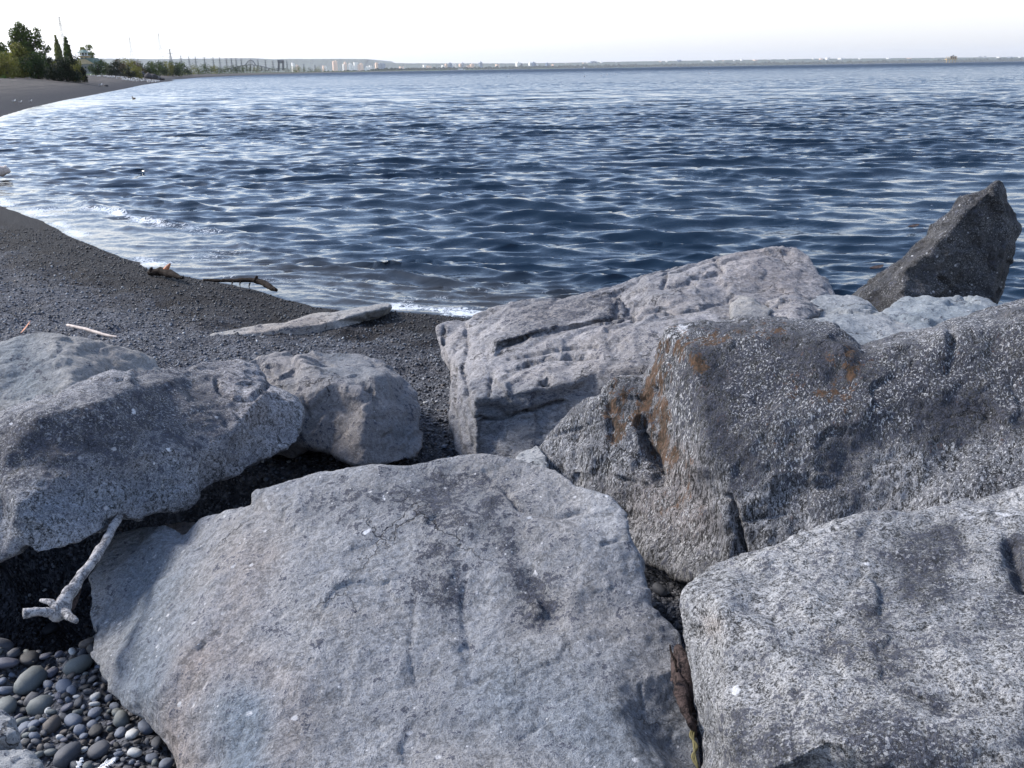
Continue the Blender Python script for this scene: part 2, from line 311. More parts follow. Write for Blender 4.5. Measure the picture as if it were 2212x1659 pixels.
# ------------------------------------------------------------------ water
def water():
    R = rows([(4.6, 45, lambda r: min(.075, max(.022, .0005 * r * r))), (45, 140, lambda r: .075 + (r - 45) * .006), (140, 16000, lambda r: .035 * r)])
    X, Y, Q = fan(R, -38, 40, 640)
    d, par = shore_sd(X, Y); dw = -d
    keep = dw > -.9
    sp = np.interp(Y, np.array(R)[:-1], np.diff(R)); sp = np.maximum(sp, Y * math.tan(math.radians(78 / 640)))
    P = np.stack([X, Y, 0 * X], 1)
    Z = np.zeros(len(X)); DX = np.zeros(len(X)); DY = np.zeros(len(X))
    rs = np.random.RandomState(5)
    lam = np.geomspace(.09, 2.6, 90)
    wx = X + .35 * fbm(P * .45, 2, 41); wy = Y + .35 * fbm(P * .45 + 9, 2, 42)
    gust = .80 + .45 * fbm(P * np.array([.12, .2, 1]), 3, 31)
    for i, L in enumerate(lam):
        k = 2 * PI / L; th = math.radians(-98 + rs.normal() * (17 if L < .6 else 11))
        a = .0108 * L ** .85 * (1.3 if L < .25 else 1) * (1 if L < .40 else (.40 / L) ** .42) * (.7 + .6 * rs.rand())
        cx, cy = math.cos(th), math.sin(th)
        ph = k * (wx * cx + wy * cy) + rs.rand() * 2 * PI
        depth = np.clip(dw / (1.2 + 7 * max(0, L - .35)), 0, 1) ** .8
        fade = sstep(1.8, 3.5, L / sp) * (.10 + .90 * depth) * gust
        Z += a * fade * np.sin(ph); q = .86
        DX += q * a * fade * cx * np.cos(ph); DY += q * a * fade * cy * np.cos(ph)
    # small shore break, running along the curve of the beach
    sA = par; near = (Y < 20)
    s0 = np.interp
    a_first, _p = shore_sd(np.array([near_sh[-1][0]]), np.array([near_sh[-1][1]])); sE = _p[0]
    _q = shore_sd(np.array([near_sh[4][0]]), np.array([near_sh[4][1]]))[1][0]
    u = (sA - _q) / (sE - _q)                      # 0 at the cusp, 1 at the frame edge
    Pn = np.stack([sA, 0 * sA, 0 * sA], 1)
    d0 = 1.15 + .35 * vnoise(Pn * .55, 3) + .10 * vnoise(Pn * 3, 4) + .5 * (1 - np.clip(u, 0, 1))
    m = sstep(.18, .42, u) * (1 - sstep(.95, 1.1, u)) * near
    xx = dw - d0
    crest = np.where(xx < 0, np.exp(-(xx / .09) ** 2), np.exp(-(xx / .30) ** 2)) * m * (.55 + .45 * vnoise(Pn * 1.7, 8))
    Z += .065 * crest * (1 + .25 * vnoise(P * 14, 6))
    d1 = d0 - .55; y2 = dw - d1
    Z += .03 * np.exp(-(y2 / .12) ** 2) * m * (.5 + .5 * vnoise(Pn * 2.2, 18))
    Z += .010 * fbm(P * np.array([5, 9, 1]), 3, 21) * sstep(.0, .5, dw) * (1 - sstep(2, 4, dw)) * near
    film = (1 - sstep(.5, 2.0, dw)) * near
    foam = .8 * m * sstep(.12, .78, u) * (1 - sstep(.8, .98, u)) * np.exp(-((xx + .10) / .12) ** 2) * 1.1
    foam = foam + m * .35 * np.exp(-((xx + .35) / .35) ** 2) * sstep(0, .3, vnoise(P * 3, 51) + .3)
    foam = foam + 1.1 * np.exp(-((dw - .10) / .15) ** 2) * near * sstep(-.4, .4, vnoise(P * 2.2, 52)) + .55 * film * sstep(.0, .6, fbm(P * np.array([1.2, 2.4, 1]), 3, 57)) * sstep(0, .1, dw)
    Z = Z + .012 * film * sstep(-.05, .4, dw) - .25 * np.maximum(0, -dw)
    # sheet of run-up thins into the gravel
    V = np.stack([X + DX, Y + DY, Z + .004], 1)
    fk = keep[Q].all(1); Q2 = Q[fk]
    idx = np.unique(Q2); rm = np.full(len(V), -1); rm[idx] = np.arange(len(idx))
    t = NT('lake_water'); co = t.pos(); dd = t.attr('dist')
    film_a = t.attr('film'); foam_a = t.attr('foam')
    s1 = t.map(co, scale=(.8, 2.3, 1), rot=(0, 0, .1))
    def slope(scale, amt, det=2, rough=.6):
        c = t.noise(s1, scale, det, rough, .3, color=True); v = t.vmath('SUBTRACT', c, (.5, .5, .5)); x = t.n('VectorMath', operation='SCALE'); t.l(v, x.inputs[0]); t.put(x.inputs['Scale'], amt); return x.outputs[0]
    nearS = slope(13, t.math('MULTIPLY_ADD', film_a, .10, t.ss(dd, 40, 9, .10, .28)), 5, .72); fineS = slope(44, t.ss(dd, 45, 8, 0, .20), 3, .6)
    midS = slope(1.5, t.ss(dd, 40, 150, .04, .7), 4, .72)
    farS = slope(.22, t.ss(dd, 70, 500, 0, .9), 6, .8)
    vv = t.vmath('ADD', t.vmath('ADD', t.vmath('ADD', nearS, fineS), midS), farS); vv = t.vmath('MULTIPLY', vv, (.6, 1.35, 0))
    # at a grazing view only the faces leaning to the shore are seen
    sx = t.n('VectorMath', operation='ADD'); t.l(vv, sx.inputs[0])
    cmb = t.n('CombineXYZ'); t.l(t.math('ADD', t.ss(dd, 28, 150, 0, -.14), t.ss(dd, 150, 900, 0, -.22)), cmb.inputs[1]); t.l(cmb.outputs[0], sx.inputs[1])
    nn = t.vmath('NORMALIZE', t.vmath('ADD', t.n('NewGeometry').outputs['Normal'], sx.outputs[0]))
    t.l(nn, t.b.inputs['Normal'])
    patch = t.noise(co, .9, 4, .6)
    c = t.mix(film_a, (.006, .017, .034), (.030, .032, .036))
    ff = t.math('MULTIPLY', foam_a, .50); fn = t.noise(co, 19, 6, .75, 1.2)
    fm = t.ss(t.math('ADD', ff, t.math('MULTIPLY', t.math('SUBTRACT', fn, .5), 1.9)), .30, .58)
    c = t.mix(t.math('MULTIPLY', fm, .85), c, (.62, .66, .72))
    t.l(c, t.b.inputs['Base Color']); t.b.inputs['IOR'].default_value = 1.34; t.b.inputs['Specular IOR Level'].default_value = .5
    t.l(t.math('ADD', t.math('MULTIPLY', fm, .5), t.math('MULTIPLY_ADD', t.ss(dd, 40, 1500), .14, .045)), t.b.inputs['Roughness'])
    o = link_mesh('lake_water', V[idx], rm[Q2], t.m, attrs={'foam': foam[idx], 'film': film[idx], 'dist': np.hypot(X, Y)[idx]}); tag(o, kind='structure')
water()
# ------------------------------------------------------------------ boulders
def pl_dist(Q, line):
    L = np.array(line, float); best = np.full(len(Q), 1e9)
    if len(L) == 1: return np.hypot(Q[:, 0] - L[0, 0], Q[:, 1] - L[0, 1])
    for a, b in zip(L[:-1], L[1:]):
        d = b - a; t = np.clip(((Q - a) @ d) / max(d @ d, 1e-9), 0, 1); best = np.minimum(best, np.hypot(*(Q - a - t[:, None] * d).T))
    return best
def normals(V, T):
    n = np.cross(V[T[:, 1]] - V[T[:, 0]], V[T[:, 2]] - V[T[:, 0]]); N = np.zeros_like(V)
    for k in range(T.shape[1]): np.add.at(N, T[:, k], n)
    return N / np.maximum(np.linalg.norm(N, axis=1), 1e-12)[:, None]
def boulder(name, label, mat, outline, ridges=(), thick=.6, shrink=.8, vox=.012, smooth=4, noise=((.35, .03), (.12, .012), (.04, .005)), carve=(), paint=(), seed=0, strata=None, group=None, cat='boulder', kind=None, chip=.13):
    pts = [Vector(p[:2]) for p in outline]; Ys = [p[2] for p in outline]; n0 = len(pts); edges = []
    for rd in ridges:
        prev = None
        for p in rd:
            hit = [i for i, q in enumerate(pts) if abs(q.x - p[0]) < .6 and abs(q.y - p[1]) < .6]
            if hit: i = hit[0]
            else: i = len(pts); pts.append(Vector(p[:2])); Ys.append(p[2])
            if prev is not None and prev != i: edges.append((prev, i))
            prev = i
    v2, e2, f2, ov, oe, of = delaunay_2d_cdt(pts, edges, [list(range(n0))], 1, 1e-4)
    A = np.array([[p.x, p.y] for p in pts]); W = np.array([1 / y for y in Ys])
    P2 = np.array([[p.x, p.y] for p in v2]); iw = []
    for i, p in enumerate(P2):
        if ov[i]: iw.append(W[ov[i][0]])
        else:
            d = np.hypot(*(A - p).T) + 1e-3; k = np.argsort(d)[:3]; iw.append(float((W[k] / d[k]).sum() / (1 / d[k]).sum()))
    Yv = 1 / np.array(iw)
    Fv = np.array([at(p[0], p[1], y) for p, y in zip(P2, Yv)])
    c = P2.mean(0); B2 = c + (P2 - c) * shrink
    Bv = np.array([at(p[0], p[1], y + thick) for p, y in zip(B2, Yv)])
    n = len(P2); fr = [list(f) for f in f2]
    # orient so front faces look to the camera
    f0 = fr[0]; nn = np.cross(Fv[f0[1]] - Fv[f0[0]], Fv[f0[2]] - Fv[f0[0]])
    if nn @ (EYE - Fv[f0[0]]) < 0: fr = [f[::-1] for f in fr]
    he = {}
    for f in fr:
        for a, b in zip(f, f[1:] + f[:1]): he[(a, b)] = 1
    faces = list(fr) + [[i + n for i in f[::-1]] for f in fr]
    for (a, b) in he:
        if (b, a) not in he: faces.append([b, a, a + n, b + n])
    me = bpy.data.meshes.new('tmp'); me.from_pydata([tuple(v) for v in np.vstack([Fv, Bv])], [], faces); me.update()
    o = bpy.data.objects.new('tmp', me); COL.objects.link(o)
    m = o.modifiers.new('r', 'REMESH'); m.mode = 'VOXEL'; m.voxel_size = vox; m.adaptivity = 0
    dg = bpy.context.evaluated_depsgraph_get(); ev = o.evaluated_get(dg); m2 = ev.to_mesh()
    V = np.empty(len(m2.vertices) * 3); m2.vertices.foreach_get('co', V); V = V.reshape(-1, 3)
    E = np.empty(len(m2.edges) * 2, np.int32); m2.edges.foreach_get('vertices', E); E = E.reshape(-1, 2)
    L = np.empty(len(m2.loops), np.int32); m2.loops.foreach_get('vertex_index', L); nl = len(m2.polygons)
    if len(L) == nl * 4: Q = L.reshape(-1, 4)
    else:
        m2.calc_loop_triangles(); Q = np.array([t.vertices[:] for t in m2.loop_triangles])
    Q = Q.copy(); E = E.copy(); ev.to_mesh_clear(); bpy.data.objects.remove(o); bpy.data.meshes.remove(me)
    cnt = np.bincount(E.ravel(), minlength=len(V)).astype(float)[:, None]
    def lap(V):
        N = np.stack([np.bincount(E[:, 0], V[E[:, 1], k], len(V)) + np.bincount(E[:, 1], V[E[:, 0], k], len(V)) for k in range(3)], 1)
        return N / np.maximum(cnt, 1)
    for _ in range(smooth): V = V + (lap(V) - V) * .6
    N = normals(V, Q); so = seed * 17.3
    if strata:
        ax, sc, amp = strata; h = V @ np.array(ax); w = h * sc + .8 * fbm(V * 2.2 + so, 3, seed + 70); saw = w - np.floor(w); st = sstep(.0, .75, saw) - sstep(.85, 1.0, saw)
        V = V + N * ((st - .5) * amp * (.5 + .5 * sstep(-.3, .4, vnoise(V * 2.5 + so, seed + 71))))[:, None]
    for (s, a) in noise:
        P = V / s + so
        b = fbm(P, 3, seed)
        r = 1 - 2 * np.abs(fbm(P * .8 + 31, 2, seed + 9))
        V = V + N * (a * (b * 1.3 + .35 * (r - .4)))[:, None]
    # chipped facets
    fs = .24 if vox > .006 else .05
    V = V + N * (facets(V / fs + so, seed + 3) * fs * chip + facets(V / (fs * .37) + so, seed + 5) * fs * .37 * chip * .8)[:, None]; V = V + (lap(V) - V) * .35
    N = normals(V, Q); px = proj(V); face = ((EYE - V) * N).sum(1) / np.linalg.norm(EYE - V, axis=1) > .02
    for ln, wd, dp in carve:
        wob = px + 3.5 * np.stack([vnoise(V * 9, 5), vnoise(V * 9, 6)], 1)
        d = pl_dist(wob, ln); V = V - N * (dp * np.exp(-(d / wd) ** 2) * face)[:, None]
    at_ = {k: np.zeros(len(V)) for k in ('dark', 'orange', 'warm', 'cool', 'white')}
    for k, ln, wd, st in paint:
        wob = px + wd * .35 * np.stack([fbm(V * 6, 3, 15), fbm(V * 6, 3, 16)], 1)
        d = pl_dist(wob, ln); at_[k] = at_[k] + st * np.exp(-(d / wd) ** 2)
    for k in at_: at_[k] = np.clip(at_[k], -.6, 1)
    base = V.mean(0); base[2] = V[:, 2].min()
    o = link_mesh(name, V, Q.astype(np.int64), mat, loc=base, attrs=at_)
    return tag(o, label, cat, group, kind)
B = (.17, .18, .205)
M_main = rock_mat('rock_blue_grey', (.21, .225, .265), (.30, .31, .345), speck=.02, spots=.75, fleck=.15, seed=1, warm=(.235, .23, .235), grain=1.1)
M_right = rock_mat('rock_pitted', (.24, .25, .28), (.37, .375, .40), speck=.42, spots=.5, seed=2, bump=1.3, grain=1.6, fleck=.5)
M_lich = rock_mat('rock_lichen', (.105, .112, .135), (.25, .255, .28), speck=1.0, spots=.8, orange=True, stretch=(1.5, 1.5, .42), seed=3, bump=1.2, grain=1.3, fleck=.8)
M_layer = rock_mat('rock_layered', (.19, .195, .225), (.31, .305, .33), fleck=.12, speck=.08, spots=.3, seed=4, stretch=(.8, .8, 1.6), warm=(.24, .225, .225))
M_fin = rock_mat('rock_dark', (.032, .034, .042), (.062, .062, .068), speck=.2, spots=.55, seed=5)
M_slab = rock_mat('rock_mottled', (.19, .20, .24), (.31, .315, .35), speck=.45, spots=.55, seed=6, grain=1.4, fleck=.4)
M_pale = rock_mat('rock_pale', (.27, .29, .32), (.40, .41, .44), speck=-.12, spots=.3, seed=7, grain=.7, fleck=.06)
M_mid = rock_mat('rock_grey_pink', (.20, .21, .24), (.27, .26, .275), speck=-.05, fleck=.10, spots=.4, seed=8, warm=(.25, .235, .235))
M_tan = rock_mat('rock_tan', (.25, .255, .275), (.36, .35, .35), speck=-.08, fleck=.08, spots=.2, seed=9)
LIM = dict()
# front centre
boulder('boulder', 'huge pale blue-grey slab boulder filling the bottom centre', M_main,
    [(235, 1165, 3.02), (300, 1138, 3.05), (345, 1133, 3.02), (385, 1160, 2.9), (405, 1160, 2.88), (432, 1126, 2.9), (500, 1105, 2.82), (546, 1092, 2.74), (546, 1066, 2.76), (600, 1042, 2.76), (680, 1016, 2.78), (780, 1004, 2.78), (870, 1000, 2.78), (920, 996, 2.78), (1050, 986, 2.80), (1130, 992, 2.78), (1200, 1010, 2.72), (1250, 1048, 2.62), (1320, 1078, 2.52), (1354, 1104, 2.46), (1362, 1165, 2.34), (1390, 1215, 2.30), (1403, 1310, 2.17), (1440, 1345, 2.13), (1470, 1368, 2.10), (1478, 1400, 2.06), (1462, 1440, 1.98), (1478, 1520, 1.90), (1505, 1600, 1.82), (1512, 1660, 1.76), (1500, 1850, 1.44), (400, 1850, 1.50), (376, 1660, 1.93), (340, 1585, 2.02), (268, 1522, 2.16), (232, 1480, 2.28), (200, 1420, 2.42), (186, 1330, 2.60), (190, 1250, 2.78)],
    [[(546, 1092, 2.74), (490, 1230, 2.42), (400, 1420, 2.10), (352, 1500, 2.02), (372, 1600, 1.92), (390, 1680, 1.85)],
     [(432, 1126, 2.9), (380, 1180, 2.80), (300, 1300, 2.58)], [(600, 1110, 2.60), (800, 1080, 2.60), (1000, 1065, 2.61)], [(1000, 1065, 2.61), (1080, 1085, 2.55), (1240, 1125, 2.47), (1362, 1165, 2.34)],
     [(1090, 1110, 2.49), (1220, 1145, 2.41), (1330, 1180, 2.33)], [(700, 1350, 2.12), (950, 1330, 2.15), (1200, 1340, 2.12), (1403, 1310, 2.17)], [(600, 1600, 1.78), (1000, 1600, 1.77), (1300, 1500, 1.86)],
     [(980, 1150, 2.43), (1000, 1330, 2.17), (1010, 1500, 1.90)]],
    thick=.55, vox=.0065, smooth=4, chip=.028, noise=((.30, .016), (.10, .007), (.035, .0032), (.014, .0012)),
    carve=[([(1090, 1060), (1120, 1098), (1200, 1118), (1270, 1100)], 5, .014), ([(895, 1280), (885, 1400), (900, 1490)], 3, .006), ([(1010, 1230), (1000, 1320), (1015, 1400)], 7, .006), ([(1120, 1190), (1160, 1260), (1200, 1330)], 16, .010), ([(1340, 1160), (1300, 1175)], 5, .012), ([(1380, 1480), (1388, 1530)], 3, .01), ([(1000, 1480), (1060, 1460)], 4, .006), ([(1120, 1600), (1180, 1560), (1210, 1600)], 4, .006), ([(1000, 1110), (1020, 1200), (1100, 1260)], 22, -.006), ([(345, 1150), (395, 1162)], 12, .012)],
    paint=[('warm', [(420, 1430), (380, 1560), (390, 1650)], 50, .9), ('warm', [(560, 1200), (480, 1400), (620, 1480), (600, 1600)], 60, .5), ('cool', [(520, 1540), (520, 1700)], 62, 1.1), ('cool', [(330, 1200), (300, 1350), (300, 1480)], 75, .9), ('cool', [(1300, 1560), (1100, 1500), (1400, 1650)], 110, .6), ('dark', [(940, 1050), (960, 1160), (950, 1280)], 55, .85), ('dark', [(1090, 1080), (1060, 1120), (1120, 1200), (1160, 1320)], 50, .8), ('dark', [(700, 1080), (860, 1070), (1040, 1060)], 45, .5), ('dark', [(1160, 1290)], 45, .5), ('dark', [(940, 1450), (920, 1580)], 50, .2), ('white', [(830, 1075)], 7, .9), ('white', [(1300, 1382)], 7, .9), ('white', [(790, 1150), (800, 1140)], 6, .8)], seed=1)
# front right
boulder('boulder', 'speckled pitted grey boulder in the bottom right corner', M_right,
    [(1478, 1300, 1.98), (1488, 1268, 2.02), (1530, 1243, 2.05), (1600, 1210, 2.08), (1700, 1167, 2.12), (1760, 1143, 2.14), (1830, 1126, 2.15), (1900, 1110, 2.16), (2000, 1098, 2.17), (2100, 1076, 2.18), (2160, 1062, 2.18), (2212, 1052, 2.18), (2420, 1030, 2.18), (2420, 1900, 1.15), (1560, 1900, 1.5), (1512, 1660, 1.74), (1496, 1560, 1.80), (1482, 1450, 1.86), (1475, 1380, 1.92)],
    [[(1488, 1268, 2.02), (1550, 1300, 1.86), (1560, 1400, 1.72), (1560, 1520, 1.58), (1590, 1700, 1.38)], [(1800, 1230, 1.94), (2050, 1200, 1.93), (2250, 1160, 1.95)], [(1700, 1400, 1.66), (1950, 1380, 1.65), (2250, 1330, 1.66)], [(1800, 1600, 1.36), (2200, 1600, 1.32)]],
    thick=.5, vox=.0065, smooth=8, chip=.05, noise=((.28, .018), (.10, .010), (.035, .0045), (.014, .002)),
    carve=[([(2185, 1180), (2200, 1230), (2212, 1260)], 18, .035), ([(1960, 1490), (2000, 1510), (2035, 1530)], 4, .008), ([(1718, 1490)], 10, .012), ([(2000, 1230), (2080, 1210)], 22, .008), ([(1480, 1360), (1530, 1380)], 10, .006)],
    paint=[('dark', [(1700, 1300), (2000, 1280), (2212, 1300)], 150, .22), ('dark', [(1700, 1560), (2100, 1560)], 130, .25), ('dark', [(1960, 1190), (2050, 1170)], 38, 1.12), ('dark', [(1980, 1270), (2020, 1260)], 40, 1.12), ('dark', [(2190, 1180), (2212, 1250)], 28, 1.25), ('dark', [(2170, 1320), (2200, 1290)], 28, 1.05), ('dark', [(1880, 1330)], 40, 0.83), ('dark', [(1800, 1390), (1860, 1420), (1940, 1440)], 38, 0.75), ('dark', [(1700, 1640), (1690, 1600)], 38, 1.05), ('dark', [(1860, 1570), (1960, 1600), (2030, 1640)], 60, 0.90), ('dark', [(1960, 1490), (2035, 1530)], 14, 1.25), ('dark', [(1718, 1500)], 14, 1.25), ('dark', [(1590, 1560), (1600, 1650)], 40, 0.75), ('white', [(1590, 1492)], 15, 1), ('white', [(1870, 1215)], 10, .8), ('white', [(2190, 1110), (2080, 1110)], 18, .6), ('white', [(1640, 1400)], 6, .8), ('warm', [(1540, 1350)], 26, .6)], seed=2)
# big lichen boulder
boulder('boulder', 'tall dark streaked boulder spotted with orange lichen at right', M_lich,
    [(1146, 1012, 3.45), (1150, 985, 3.5), (1178, 948, 3.5), (1200, 925, 3.5), (1222, 905, 3.5), (1246, 884, 3.48), (1262, 868, 3.46), (1302, 858, 3.42), (1306, 835, 3.42), (1322, 822, 3.42), (1350, 815, 3.42), (1388, 810, 3.42), (1410, 775, 3.36), (1420, 740, 3.36), (1436, 716, 3.36), (1470, 702, 3.36), (1500, 692, 3.36), (1560, 688, 3.34), (1640, 682, 3.32), (1700, 686, 3.30), (1770, 690, 3.26), (1806, 694, 3.22), (1822, 720, 3.18), (1845, 742, 3.14), (1860, 753, 3.12), (1900, 742, 3.12), (1940, 727, 3.12), (1988, 712, 3.12), (2042, 699, 3.14), (2080, 684, 3.22), (2111, 672, 3.28), (2160, 657, 3.34), (2212, 640, 3.4), (2400, 590, 3.5), (2400, 1150, 2.30), (2200, 1180, 2.42), (1800, 1250, 2.60), (1620, 1262, 2.66), (1540, 1262, 2.72), (1470, 1245, 2.86), (1400, 1215, 2.95), (1340, 1150, 3.1), (1260, 1080, 3.25)],
    [[(1470, 702, 3.36), (1500, 760, 3.16), (1520, 900, 2.98), (1545, 1010, 2.86), (1590, 1090, 2.78), (1612, 1200, 2.70)],
     [(1302, 858, 3.42), (1320, 900, 3.34), (1400, 1060, 3.12), (1440, 1150, 2.98)], [(1388, 810, 3.42), (1400, 880, 3.30), (1425, 940, 3.22), (1440, 1040, 3.08)],
     [(1500, 760, 3.16), (1650, 715, 3.16), (1780, 730, 3.08), (1860, 775, 3.0), (1960, 748, 3.0), (2040, 722, 2.98), (2120, 714, 2.98), (2170, 704, 2.96), (2212, 678, 2.96), (2400, 640, 2.95)],
     [(1700, 900, 2.88), (1950, 880, 2.84), (2200, 850, 2.80), (2400, 800, 2.8)], [(1700, 1100, 2.74), (2000, 1050, 2.66), (2300, 1000, 2.56)]],
    thick=.75, shrink=.86, vox=.0085, smooth=2, chip=.045, noise=((.30, .020), (.10, .009), (.04, .005), (.018, .0022)),
    carve=[([(1385, 915), (1400, 960), (1412, 1000), (1425, 1040)], 11, .06), ([(1575, 1075), (1592, 1120), (1602, 1160), (1608, 1200)], 6, .05), ([(1560, 1090), (1575, 1150), (1580, 1200)], 14, -.02), ([(1330, 1030), (1400, 1050)], 5, .012), ([(1262, 868), (1240, 960), (1250, 1040)], 10, .012), ([(1600, 1130), (1700, 1110)], 3, .008), ([(2050, 700), (2060, 760), (2050, 800)], 8, .014), ([(2040, 1010), (2050, 1080)], 3, .006), ([(1150, 960), (1300, 905)], 4, .01), ([(1306, 835), (1318, 890), (1325, 950)], 7, .014)],
    paint=[('dark', [(1540, 800), (1750, 800), (1850, 830), (1950, 830), (2100, 800), (2212, 780)], 110, .9), ('dark', [(1580, 950), (1800, 980), (2000, 930), (2212, 950)], 90, .3), ('white', [(1440, 708), (1560, 692), (1700, 690), (1800, 700)], 7, .5), ('white', [(1860, 756), (1960, 730), (2060, 705), (2212, 650)], 9, .5), ('white', [(1700, 1080), (1650, 960), (1800, 1050)], 45, .30), ('dark', [(1800, 720), (1840, 800)], 40, .5), ('dark', [(1620, 930), (1720, 1020), (1800, 1060)], 75, .5), ('dark', [(1580, 900), (1600, 1050)], 25, .5), ('dark', [(1900, 900), (2050, 900), (2212, 880)], 90, .35), ('dark', [(1250, 870), (1400, 900), (1390, 1040)], 50, .35), ('dark', [(1450, 1180), (1560, 1240), (1400, 1220)], 45, .3), ('dark', [(1950, 1000), (2150, 1000), (2212, 1010)], 70, -.3),  # broad dark strokes: streaks and lichen, plus shade painted over the front face
           ('orange', [(1430, 770), (1420, 850), (1430, 920), (1440, 980)], 30, .95), ('orange', [(1320, 850), (1360, 840), (1400, 880), (1370, 900)], 32, .75), ('orange', [(1320, 880), (1335, 950)], 20, .7), ('orange', [(1470, 720), (1560, 730), (1640, 720), (1680, 710)], 24, .5), ('orange', [(1540, 745)], 22, .55), ('orange', [(1520, 790), (1440, 740)], 16, .7), ('orange', [(1700, 830), (1760, 860), (1830, 760)], 34, .42), ('orange', [(1840, 800), (1810, 870)], 24, .5), ('orange', [(2060, 740), (2050, 790)], 24, .5), ('orange', [(1640, 900), (1690, 960)], 22, .35), ('orange', [(1440, 980), (1530, 1040), (1450, 1100)], 40, .22),
           ('warm', [(1450, 1000), (1480, 1120), (1400, 1080)], 60, .6), ('white', [(1480, 715), (1440, 730)], 13, .7), ('white', [(1690, 910)], 9, .7), ('white', [(1250, 980), (1180, 970)], 30, .3), ('white', [(1720, 960), (1900, 900), (1960, 1000), (1700, 1120)], 30, .22)], seed=3)
# long layered boulder
boulder('boulder', 'long layered grey boulder with broken ledges beside the water', M_layer,
    [(946, 735, 5.35), (944, 706, 5.45), (962, 698, 5.5), (1010, 690, 5.5), (1060, 668, 5.55), (1100, 655, 5.55), (1180, 650, 5.5), (1260, 634, 5.5), (1320, 622, 5.5), (1370, 604, 5.6), (1440, 585, 5.65), (1500, 570, 5.7), (1545, 560, 5.75), (1575, 549, 5.75), (1620, 541, 5.8), (1680, 536, 5.8), (1722, 534, 5.75), (1748, 550, 5.65), (1774, 590, 5.4), (1802, 640, 5.1), (1810, 720, 4.6), (1700, 760, 4.3), (1500, 900, 3.95), (1300, 1010, 3.85), (1120, 1010, 3.88), (1032, 992, 3.98), (1004, 990, 4.04), (984, 965, 4.2), (972, 905, 4.45), (974, 800, 4.95), (956, 770, 5.2)],
    [[(1075, 744, 4.72), (1130, 722, 4.76), (1200, 703, 4.82), (1280, 693, 4.84), (1346, 682, 4.86)], [(1080, 751, 4.80), (1205, 710, 4.88), (1350, 690, 4.90)],
     [(1110, 668, 5.3), (1260, 648, 5.3), (1330, 640, 5.28)], [(1346, 682, 4.86), (1332, 650, 5.0), (1322, 624, 5.45)], [(1356, 684, 5.0), (1350, 652, 5.12)],
     [(1400, 640, 5.0), (1500, 626, 5.0), (1560, 650, 4.9)], [(1390, 660, 4.9), (1440, 655, 4.86), (1500, 652, 4.84), (1560, 672, 4.7)],
     [(1545, 575, 5.4), (1640, 560, 5.4), (1720, 600, 5.2), (1770, 640, 5.0)], [(1400, 600, 5.35), (1480, 590, 5.35), (1545, 575, 5.4)],
     [(990, 790, 4.75), (1062, 772, 4.6), (1180, 740, 4.6), (1290, 716, 4.58), (1400, 700, 4.5), (1560, 700, 4.4)], [(1064, 788, 4.52), (1180, 762, 4.52), (1290, 760, 4.42)],
     [(1040, 826, 4.38), (1110, 800, 4.38), (1200, 790, 4.36)], [(1030, 850, 4.14), (1110, 836, 4.14), (1170, 815, 4.14), (1232, 808, 4.16), (1300, 800, 4.1), (1420, 790, 4.05)], [(1032, 862, 4.06), (1110, 848, 4.06), (1230, 828, 4.06)],
     [(1030, 990, 3.98), (1030, 905, 4.03), (1032, 862, 4.06)], [(1004, 985, 4.05), (1000, 860, 4.25), (995, 820, 4.5)], [(1034, 906, 4.05), (1120, 892, 4.05), (1215, 868, 4.05)]],
    thick=.8, shrink=.85, vox=.0105, smooth=1, chip=.055, noise=((.35, .014), (.13, .006), (.05, .005), (.022, .003)), strata=((.12, -.25, .96), 11.0, .022),
    carve=[([(1078, 746), (1130, 732), (1200, 712), (1260, 703), (1345, 692)], 3, .03), ([(1032, 904), (1080, 902), (1140, 888), (1214, 869)], 3, .05), ([(1031, 852), (1029, 900), (1030, 988)], 3, -.012), ([(1100, 800), (1180, 775), (1290, 770)], 4, .03), ([(985, 800), (978, 900)], 4, .02), ([(1178, 822)], 10, .07), ([(960, 705), (958, 745)], 3, .04), ([(1005, 700), (1010, 760)], 4, .02), ([(1546, 560), (1560, 590), (1500, 600)], 4, .025), ([(1440, 590), (1430, 620), (1490, 610)], 4, .025), ([(1366, 690), (1364, 655), (1440, 655)], 5, .03), ([(1060, 815), (1058, 850)], 4, .03), ([(1330, 640), (1340, 680)], 12, .03), ([(1000, 790), (1012, 850)], 4, .02), ([(1420, 680), (1600, 650)], 4, .02), ([(1100, 775), (1290, 745)], 3, .02)],
    paint=[('dark', [(1290, 645), (1320, 670)], 24, .7), ('dark', [(1130, 690), (1250, 670)], 30, .3), ('dark', [(1380, 740), (1320, 840)], 40, .3), ('dark', [(1060, 870), (1140, 860), (1200, 845)], 26, .5), ('dark', [(1120, 690), (1240, 668), (1300, 660)], 30, .5), ('cool', [(1060, 930), (1200, 920)], 70, .7), ('cool', [(1060, 870), (1300, 840)], 40, .4), ('warm', [(1600, 570), (1700, 600)], 70, .3), ('dark', [(1420, 620), (1480, 620)], 24, .35), ('dark', [(1400, 770), (1440, 750)], 30, .3)], seed=4)
